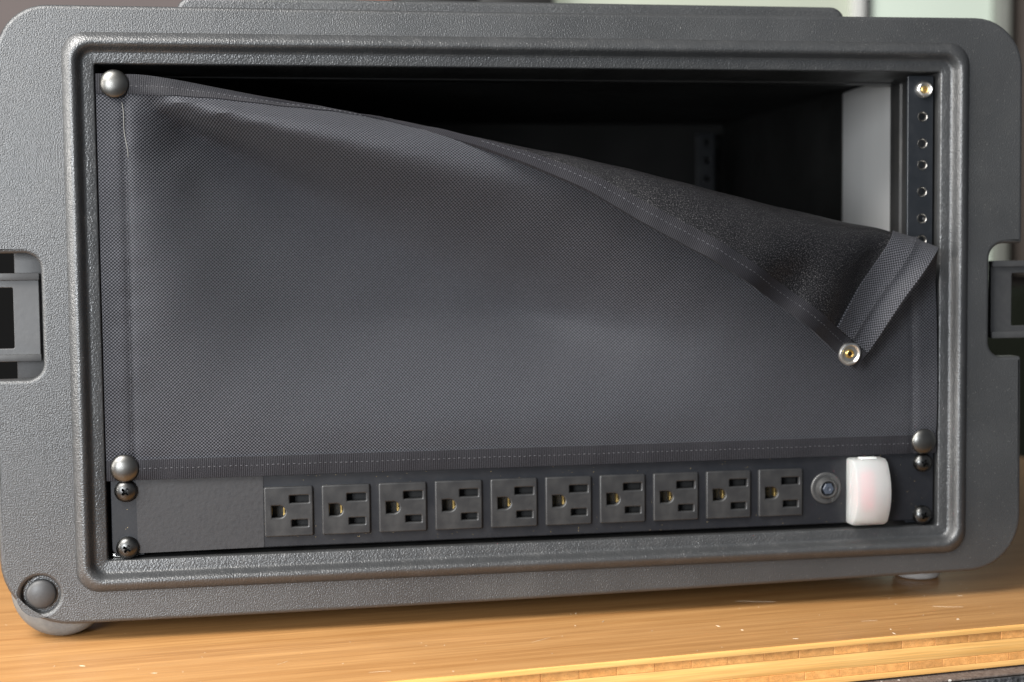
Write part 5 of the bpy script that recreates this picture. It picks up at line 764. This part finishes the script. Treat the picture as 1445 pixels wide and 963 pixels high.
[[1948,0,0,0,0,0,0,0,0,0,-1,0,-1,0,-1,-1,0,-1,-1,-2,-1,-1,-2,-3,-3,-5,-7,-9,-12,-15,-17,-19,-21,-24,-26,-27,-27,-26,-27,-27,-28,-28,-29,-30,-29],[40,0,0,0,-1,0,0,0,0,0,1,0,1,0,2,1,3,2,4,4,5,4,0,-5,-14,-23,-32,-40,-48,-51,-50,-44,-32,-16,-7,-3,-3,-3,-3,-2,0,1,1,2,3],[440,50,51,51,51,51,50,51,51,51,51,51,51,51,51,51,51,51,50,51,51,51,51,51,49,46,40,32,20,5,-12,-25,-38,-45,-44,-44,-43,-44,-43,-43,-42,-42,-42,-41,-42]],
[[1998,0,0,1,0,0,0,0,-1,0,0,-1,0,-1,-1,0,-1,-1,-1,-1,-1,-2,-2,-2,-4,-5,-7,-10,-13,-16,-19,-21,-25,-28,-28,-30,-28,-25,-25,-25,-27,-27,-30,-30,-28],[40,0,0,-1,0,0,0,0,0,0,0,1,0,1,2,1,3,2,4,3,5,3,-1,-6,-15,-24,-32,-43,-49,-51,-49,-37,-18,-7,-1,2,0,-4,-5,-4,-3,-1,2,4,1],[440,50,51,51,51,51,51,51,51,50,51,51,51,51,51,51,51,51,51,51,51,51,51,51,49,46,40,29,17,2,-16,-34,-45,-44,-43,-41,-42,-44,-44,-43,-44,-42,-41,-41,-42]],
[[2049,0,0,0,0,0,0,0,0,-1,0,-1,0,-1,0,-1,-1,-1,-1,-1,-1,-1,-2,-3,-3,-5,-8,-11,-14,-18,-22,-28,-33,-30,-28,-28,-28,-26,-25,-25,-24,-25,-28,-32,-29],[40,0,-1,0,-1,0,0,0,0,0,0,1,1,1,1,2,2,3,3,3,4,2,-1,-7,-15,-24,-35,-45,-50,-51,-43,-20,-1,0,-1,1,0,-3,-4,-5,-6,-4,-1,7,5],[440,50,51,51,51,51,51,51,51,51,51,51,51,51,51,51,51,51,51,51,51,51,51,51,49,46,39,27,14,-4,-27,-42,-41,-41,-42,-41,-42,-43,-44,-43,-44,-44,-42,-39,-40]],
[[2099,0,0,0,0,0,0,0,0,0,-1,0,-1,0,-1,-1,-1,-1,0,-1,-1,-2,-1,-3,-3,-6,-8,-13,-16,-24,-28,-31,-30,-30,-29,-28,-28,-27,-27,-26,-25,-26,-25,-27,-32],[40,0,-1,-1,-1,0,0,-1,1,0,0,1,0,2,1,2,2,2,3,3,4,2,-1,-7,-16,-28,-38,-47,-51,-45,-25,-8,-2,3,4,2,-1,-1,-2,-4,-3,-4,-3,-2,10],[440,50,51,51,51,51,51,51,51,51,51,51,51,51,51,51,51,51,51,51,51,51,52,51,50,44,36,24,6,-16,-34,-39,-39,-40,-40,-41,-42,-42,-42,-43,-43,-43,-43,-42,-37]],
[[2149,0,0,0,0,0,0,0,0,0,-1,0,-1,0,-1,-1,0,-1,-1,-1,-1,-1,-2,-2,-4,-7,-10,-14,-21,-25,-29,-31,-29,-29,-28,-28,-28,-28,-27,-26,-27,-27,-26,-28,-32],[40,0,-2,-1,-1,-1,0,0,0,0,0,1,1,1,1,2,2,2,3,3,4,2,-1,-10,-20,-31,-41,-48,-49,-41,-28,-11,1,11,12,6,2,2,-1,-2,0,0,-5,0,12],[440,50,51,51,51,51,51,51,51,51,51,51,51,51,51,52,51,51,51,51,51,51,51,51,49,42,32,19,-5,-21,-33,-41,-41,-40,-39,-41,-41,-41,-42,-43,-42,-42,-43,-41,-37]],
[[2199,0,0,1,0,0,0,-1,0,0,0,-1,0,-1,-1,0,-1,-1,-1,-1,-1,-1,-1,-3,-5,-8,-12,-16,-24,-27,-30,-30,-30,-27,-26,-28,-28,-28,-28,-27,-27,-28,-28,-27,-31],[40,0,-2,-2,-2,-1,-1,0,0,0,1,0,1,1,1,2,2,2,2,4,3,1,-2,-11,-25,-35,-43,-48,-46,-38,-28,-13,2,14,19,11,6,4,4,0,-3,4,2,-2,8],[440,50,51,51,51,51,51,51,51,51,51,52,51,51,51,51,51,51,51,51,51,51,52,50,46,39,27,15,-12,-25,-34,-41,-43,-41,-39,-40,-41,-41,-41,-42,-43,-41,-42,-42,-38]],
[[2249,0,1,0,0,0,0,0,-1,0,0,-1,0,-1,-1,0,-1,-1,-1,-1,-1,-1,-1,-3,-7,-9,-14,-19,-26,-29,-29,-30,-29,-25,-27,-27,-28,-28,-28,-29,-27,-27,-29,-29,-30],[40,0,-3,-3,-2,-2,-1,0,0,0,0,1,1,1,1,1,2,2,2,0,0,1,3,-15,-29,-38,-45,-49,-43,-34,-23,-9,7,16,14,11,9,8,7,5,0,-3,3,4,4],[440,50,51,51,51,51,51,51,51,52,51,51,51,51,51,51,51,51,51,51,51,51,52,49,44,35,23,10,-18,-29,-36,-42,-42,-41,-40,-40,-41,-41,-41,-41,-42,-43,-42,-41,-40]],
[[2300,0,0,0,0,0,0,0,-1,0,0,-1,0,-1,0,-1,-1,0,-1,-1,-1,-2,-1,-4,-8,-12,-16,-20,-29,-29,-30,-29,-27,-26,-27,-28,-28,-27,-27,-28,-29,-28,-28,-29,-30],[40,0,-5,-3,-3,-2,-2,0,-1,0,1,0,1,1,1,2,2,2,3,3,0,0,-3,-20,-33,-41,-47,-49,-38,-29,-19,-6,7,11,10,10,11,11,12,10,8,3,-2,1,5],[440,50,51,51,51,51,51,51,52,51,51,51,51,51,52,51,51,51,50,51,51,51,52,48,40,31,18,5,-23,-33,-38,-41,-42,-41,-41,-40,-41,-41,-40,-42,-41,-42,-43,-42,-40]],
[[2350,0,0,0,0,0,0,0,-1,0,0,-1,0,-1,0,-1,-1,0,-1,0,-1,-2,-3,-6,-9,-14,-20,-24,-28,-29,-28,-29,-29,-30,-29,-27,-27,-25,-26,-25,-27,-29,-29,-29,-30],[40,0,-6,-5,-4,-3,-1,-2,0,0,0,1,0,2,1,2,2,3,5,5,0,-1,-12,-25,-36,-44,-47,-47,-40,-25,-15,-7,-1,5,8,11,13,15,16,16,15,12,6,2,1],[440,50,51,51,51,51,51,51,52,51,51,52,51,51,51,51,51,51,51,50,51,52,50,45,37,26,11,-4,-18,-35,-40,-42,-41,-41,-41,-41,-42,-41,-41,-42,-41,-42,-42,-44,-40]],
[[2400,0,0,0,0,0,0,-1,0,0,-1,0,-1,0,-1,0,-1,0,0,-1,-1,-2,-5,-8,-12,-16,-22,-25,-28,-33,-34,-34,-35,-33,-30,-27,-24,-23,-22,-21,-22,-24,-27,-29,-30],[40,0,-8,-8,-4,-4,-2,-1,-1,0,0,1,1,1,1,2,3,5,6,5,1,-7,-18,-30,-39,-45,-47,-46,-42,-33,-21,-11,-3,3,9,12,16,17,19,21,21,20,17,12,7],[440,50,50,51,51,52,51,52,51,51,52,51,51,51,52,51,51,51,50,51,51,51,48,42,31,21,10,-6,-18,-29,-38,-42,-43,-43,-43,-45,-44,-43,-44,-42,-43,-42,-43,-43,-44]]]
G = np.cumsum(np.array(DRAPE, dtype=float), axis=2).transpose(0, 2, 1) / 10.0        # the draped sheet: grid of points, mm
# light smoothing keeps the sheet free of kinks
def smooth_grid(G, n):
    for _ in range(n):
        H = G.copy()
        H[1:-1, :] = G[1:-1, :] * .5 + (G[:-2, :] + G[2:, :]) * .25
        G = H.copy()
        H[:, 1:-1] = G[:, 1:-1] * .5 + (G[:, :-2] + G[:, 2:]) * .25
        G = H
    return G
G = smooth_grid(G, 2)
WC, HC = 482.0, 221.0
# the sheet hangs from its upper left snap: a valley fans out from it, deepest below the curling top edge
Sg, Tg = np.meshgrid(np.linspace(0, WC, NXc), np.linspace(0, HC, NZc), indexing='ij')
dx_, dz_ = np.maximum(Sg - 14, 0), np.maximum(214 - Tg, 0)
rho = np.hypot(dx_, dz_); phi = np.degrees(np.arctan2(dz_, dx_ + 1e-6))
def sst(x, a, b_):
    u = np.clip((x - a) / (b_ - a), 0, 1); return u * u * (3 - 2 * u)
fan = sst(phi, 13, 31) * (1 - sst(phi, 31, 85))
depth = 42 * np.tanh(rho / 80) * fan - 22 * np.tanh(rho / 110) * np.exp(-((phi - 13) / 8) ** 2)
depth *= sst(rho, 0, 45) * (1 - sst(Sg, 230, 430)) * sst(Tg, 20, 90) * sst(Sg, 9, 26)
G[..., 1] = np.where(G[..., 1] < 4, 4 + (G[..., 1] - 4) * (.10 + .90 * sst(Sg, 130, 330)), G[..., 1])
G[..., 1] += depth
def cr_w(t): return np.stack([-.5 * t + t * t - .5 * t ** 3, 1 - 2.5 * t * t + 1.5 * t ** 3, .5 * t + 2 * t * t - 1.5 * t ** 3, -.5 * t * t + .5 * t ** 3], -1)
def surf(s, t):
    """points and unit normals of the sheet at cloth coordinates s (along), t (up), arrays in mm"""
    s = np.asarray(s, float); t = np.asarray(t, float)
    def ev(s, t):
        u = np.clip(s / WC, 0, 1) * (NXc - 1); v = np.clip(t / HC, 0, 1) * (NZc - 1)
        i = np.minimum(u.astype(int), NXc - 2); j = np.minimum(v.astype(int), NZc - 2)
        wu, wv = cr_w(u - i), cr_w(v - j)
        P = np.zeros(s.shape + (3,))
        for a in range(4):
            ia = np.clip(i + a - 1, 0, NXc - 1)
            for b in range(4):
                jb = np.clip(j + b - 1, 0, NZc - 1)
                P += (wu[..., a] * wv[..., b])[..., None] * G[ia, jb]
        return P
    e = 1.5
    P = ev(s, t)
    du = ev(np.minimum(s + e, WC), t) - ev(np.maximum(s - e, 0), t)
    dv = ev(s, np.minimum(t + e, HC)) - ev(s, np.maximum(t - e, 0))
    n = np.cross(du, dv); n /= np.linalg.norm(n, axis=-1, keepdims=True) + 1e-9
    # seams pull the cloth in, the doubled hems stand a little proud, and the edges pucker
    seam = lambda x, c, w_: np.exp(-((x - c) / w_) ** 2)
    h = -.75 * (seam(s, 15, 1.6) + seam(s, 467.6, 1.6)) + .5 * (1 - sst(s, 11, 15)) + .5 * sst(s, 467, 471)
    h = h - .35 * (seam(t, 12.2, 1.2) + seam(t, 209.2, 1.2))
    h = h + .16 * np.sin(s * .31 + 2 * np.sin(s * .043)) * (seam(t, 214, 9) + .8 * seam(t, 6, 7)) + .25 * np.sin(t * .36 + 1.5 * np.sin(t * .06)) * (seam(s, 15, 9) + seam(s, 467, 12))
    h = h + .2 * np.sin(s * .055 + t * .031 + 1.2 * np.sin(t * .04)) * np.sin(t * .047 - s * .012) + .12 * np.sin(s * .13 - t * .11 + 2 * np.sin(s * .02))
    P = P + n * h[..., None]
    return P, n          # n points toward the viewer where the sheet lies flat
def strip(name, s0, s1, t0, t1, ns, nt, lo, hi, m, m_back=None, jitter=0, bulge=0, uvscale=(1, 1), swap=False):
    """a closed solid following the sheet between offsets lo and hi along its front normal"""
    S, T = np.meshgrid(np.linspace(s0, s1, ns + 1), np.linspace(t0, t1, nt + 1), indexing='ij')
    P, n = surf(S, T)
    top = P + n * hi + (n * bulge * np.sin(np.pi * (T - t0) / (t1 - t0))[..., None] if bulge else 0); bot = P + n * lo
    V = np.concatenate([top.reshape(-1, 3), bot.reshape(-1, 3)]); K = (ns + 1) * (nt + 1)
    idx = lambda i, j: i * (nt + 1) + j
    F, mi = [], []
    for i in range(ns):
        for j in range(nt):
            F.append((idx(i, j), idx(i + 1, j), idx(i + 1, j + 1), idx(i, j + 1))); mi.append(0)
            F.append((K + idx(i, j), K + idx(i, j + 1), K + idx(i + 1, j + 1), K + idx(i + 1, j))); mi.append(1)
    for i in range(ns):
        for (j, fl_) in ((0, 1), (nt, 0)):
            q = (idx(i, j), idx(i + 1, j), K + idx(i + 1, j), K + idx(i, j)); F.append(q[::-1] if fl_ else q); mi.append(0)
    for j in range(nt):
        for (i, fl_) in ((0, 0), (ns, 1)):
            q = (idx(i, j), idx(i, j + 1), K + idx(i, j + 1), K + idx(i, j)); F.append(q[::-1] if fl_ else q); mi.append(0)
    me = bpy.data.meshes.new(name)
    me.from_pydata((V * MM).tolist(), [], F); me.update()
    me.materials.append(m); me.materials.append(m_back or m)
    uv = me.uv_layers.new(name='UVMap')
    SS = np.concatenate([S.ravel(), S.ravel()]); TT = np.concatenate([T.ravel(), T.ravel()])
    li = np.empty(len(me.loops), dtype=np.int32); me.loops.foreach_get('vertex_index', li)
    a, b = (TT, SS) if swap else (SS, TT)
    uv.data.foreach_set('uv', np.stack([a[li] * uvscale[0], b[li] * uvscale[1]], -1).ravel())
    for p_, k in zip(me.polygons, mi): p_.material_index = k; p_.use_smooth = True
    bm = bmesh.new(); bm.from_mesh(me); bmesh.ops.recalc_face_normals(bm, faces=bm.faces); bm.to_mesh(me); bm.free()
    me.set_sharp_from_angle(angle=math.radians(50))
    return me
cv = empty('fabric_cover', (-242, 4, 44))
tag(cv, 'black woven nylon cover snapped over the case opening, its upper right corner folded down', 'cover')
def cp(name, me, par=None):
    o = obj(name, me, par or cv)
    if not par: o.location = (242 * MM, -4 * MM, -44 * MM)
    return o
cp('fabric_panel', strip('fabric_panel', 0, 482, 1.5, 219.5, 260, 120, -.35, .35, M['weave'], M['coated']))
for (nm, t0, t1) in (('bottom_binding', -.4, 11.0), ('top_binding', 210.4, 221.6)):
    cp(nm, strip(nm, 0, 482, max(t0, 0), min(t1, 221), 260, 6, -1.0, 1.0, M['ribbed'], bulge=.15))
# side hems: the cloth is turned to the back, 28 mm wide, and stitched 14 mm from the edge
cp('side_hem', strip('side_hem', .1, 28, 1.5, 210, 14, 110, -1.5, -.45, M['weave'], M['weave']))
cp('side_hem', strip('side_hem', 453.5, 481.9, 1.5, 210, 14, 110, -1.6, -.45, M['weave'], M['weave']))
# rolled outer edges of the hems
def tube_path(P, r, n, V, F, ends=True):
    P = [Vector(q) for q in P]; base = len(V)
    for i, q in enumerate(P):
        d = (P[min(i + 1, len(P) - 1)] - P[max(i - 1, 0)]).normalized()
        a = d.orthogonal().normalized(); b = d.cross(a)
        rr_ = r * (.45 if i in (0, len(P) - 1) else 1)
        for k in range(n):
            t = 2 * math.pi * k / n; V.append(tuple(q + (a * math.cos(t) + b * math.sin(t)) * rr_))
    for i in range(len(P) - 1):
        for k in range(n): F.append((base + i * n + k, base + i * n + (k + 1) % n, base + (i + 1) * n + (k + 1) % n, base + (i + 1) * n + k))
    F.append(tuple(base + k for k in range(n))); F.append(tuple(base + (len(P) - 1) * n + k for k in range(n)))
def stitches(name, s0, s1, t0, t1, pitch, off, r=.2, wob=.25, m=None, fill=.62):
    """a row of stitches lying on the sheet, front side if off > 0 and back side if off < 0"""
    L = math.hypot(s1 - s0, t1 - t0); n = int(L / pitch); V, F = [], []
    rr_ = random.Random(int(s0 * 3 + t0 * 7 + abs(off) * 11))
    for k in range(n):
        a = k / n; b = a + fill / n
        w0, w1 = rr_.uniform(-wob, wob), rr_.uniform(-wob, wob)
        us = np.linspace(a, b, 4); wv = np.linspace(w0, w1, 4)
        dx, dy = (s1 - s0) / L, (t1 - t0) / L
        P, nn = surf(s0 + (s1 - s0) * us - dy * wv, t0 + (t1 - t0) * us + dx * wv)
        lift = off + np.array([-.25, .08, .08, -.25]) * (1 if off > 0 else -1)
        tube_path(P + nn * lift[:, None], r, 5, V, F)
    return mesh(name, V, F, m or M['stitch'], 60)
STR = {}
def add_st(*a, **k):
    o = cp('stitching', stitches('stitching', *a, **k)); return o
add_st(8, 478, 6.2, 6.2, 2.9, 1.15)
add_st(12, 476, 214.6, 214.6, 2.9, 1.15)
add_st(215, 476, 214.6, 214.6, 2.9, -1.15)
add_st(13.8, 15.2, 12, 204, 2.3, .45, m=M['stitch'])
add_st(468.0, 468.0, 12, 210, 2.3, .45)
add_st(467.6, 467.6, 12, 210, 2.3, -1.65)
# loose pale thread under the upper left snap
P_, n_ = surf(np.linspace(13.4, 16.2, 26) + .35 * np.sin(np.linspace(0, 9, 26)), np.linspace(206, 176, 26))
V_, F_ = [], []; tube_path(P_ + n_ * .65, .22, 5, V_, F_); cp('loose_thread', mesh('loose_thread', V_, F_, M['thread_light'], 60))
# snap caps and the socket on the folded corner
def cap_mesh():
    r = 7.7
    return lathe('snap_cap', [(r - 1.2, 1.5), (r - .2, 1.0), (r, .35), (r - .2, -.25), (r - .9, -.95), (r - 2.1, -1.7), (r - 3.6, -2.3), (r - 5.4, -2.7), (.15, -2.85)], M['dark_metal'], 48, 60)
capm = cap_mesh()
def place_on(name, me, s, t, off, front=True, extra=(0, 0, 0), tilt=0):
    P, n = surf(np.array([s]), np.array([t])); P, n = Vector(P[0]), Vector(n[0])
    if not front: n = -n
    q = Vector((0, -1, 0)).rotation_difference(n)
    o = obj(name, me, cv); o.rotation_mode = 'QUATERNION'; o.rotation_quaternion = q
    o.location = (P + n * off + Vector(extra) - Vector((-242, 4, 44))) * MM
    return o
place_on('snap_cap', capm, 9.6, 215.6, 1.6)
place_on('snap_cap', capm, 9.6, 6.8, 1.6)
place_on('snap_cap', capm, 474.2, 7.2, 1.6)
so = place_on('snap_socket', lathe('snap_socket', [(6.9, 0), (7.0, -1.0), (6.5, -1.9), (5.6, -2.2), (5.0, -1.6), (4.6, -1.0), (3.4, -.9), (1.6, -.7), (.1, -.7)], M['bright_metal'], 48, 40), 472.2, 217.0, 1.1, front=False)
obj('socket_ring', lathe('socket_ring', [(2.7, -.7), (2.6, -1.5), (2.2, -1.9), (1.7, -1.9), (1.4, -1.5), (1.35, -.6)], M['brass'], 36, 40), so)
obj('socket_hole', lathe('socket_hole', [(1.3, -.5), (1.3, -.85), (.1, -.85)], M['socket_dark'], 24, 40), so)

# crumbs, fibres and hair-thin scratches lying on the worktop
V_, F_ = [], []
ca, sa = math.cos(A6), math.sin(A6)
for k in range(46):
    lx, ly = rnd.uniform(-180, 470), rnd.uniform(1, 100)
    X_, Y_ = -103.7 + lx * ca - ly * sa, -102.1 + lx * sa + ly * ca
    a = rnd.uniform(0, 3.14); L_ = rnd.choice([.3, .5, .8, 1.6]); 
    pts = [(X_ + math.cos(a) * L_ * q, Y_ + math.sin(a) * L_ * q, -44.85 + .12 * math.sin(q * 3)) for q in (-1, 0, 1)]
    tube_path(pts, rnd.uniform(.08, .22), 4, V_, F_)
for k in range(8):
    lx, ly = rnd.uniform(-150, 430), rnd.uniform(6, 95)
    X_, Y_ = -103.7 + lx * ca - ly * sa, -102.1 + lx * sa + ly * ca
    a = rnd.uniform(-.9, .9); L_ = rnd.uniform(3, 14); bend = rnd.uniform(-.1, .1)
    tube_path([(X_ + math.cos(a + bend * q) * L_ * q, Y_ + math.sin(a + bend * q) * L_ * q, -44.97) for q in (-1, -.5, 0, .5, 1)], .07, 4, V_, F_)
cr_o = obj('crumbs', mesh('crumbs', V_, F_, mat('pale_crumb', (.75, .66, .52), .7), 60))
tag(cr_o, 'tiny pale crumbs and fibres scattered over the bamboo worktop', 'crumbs', kind='stuff')
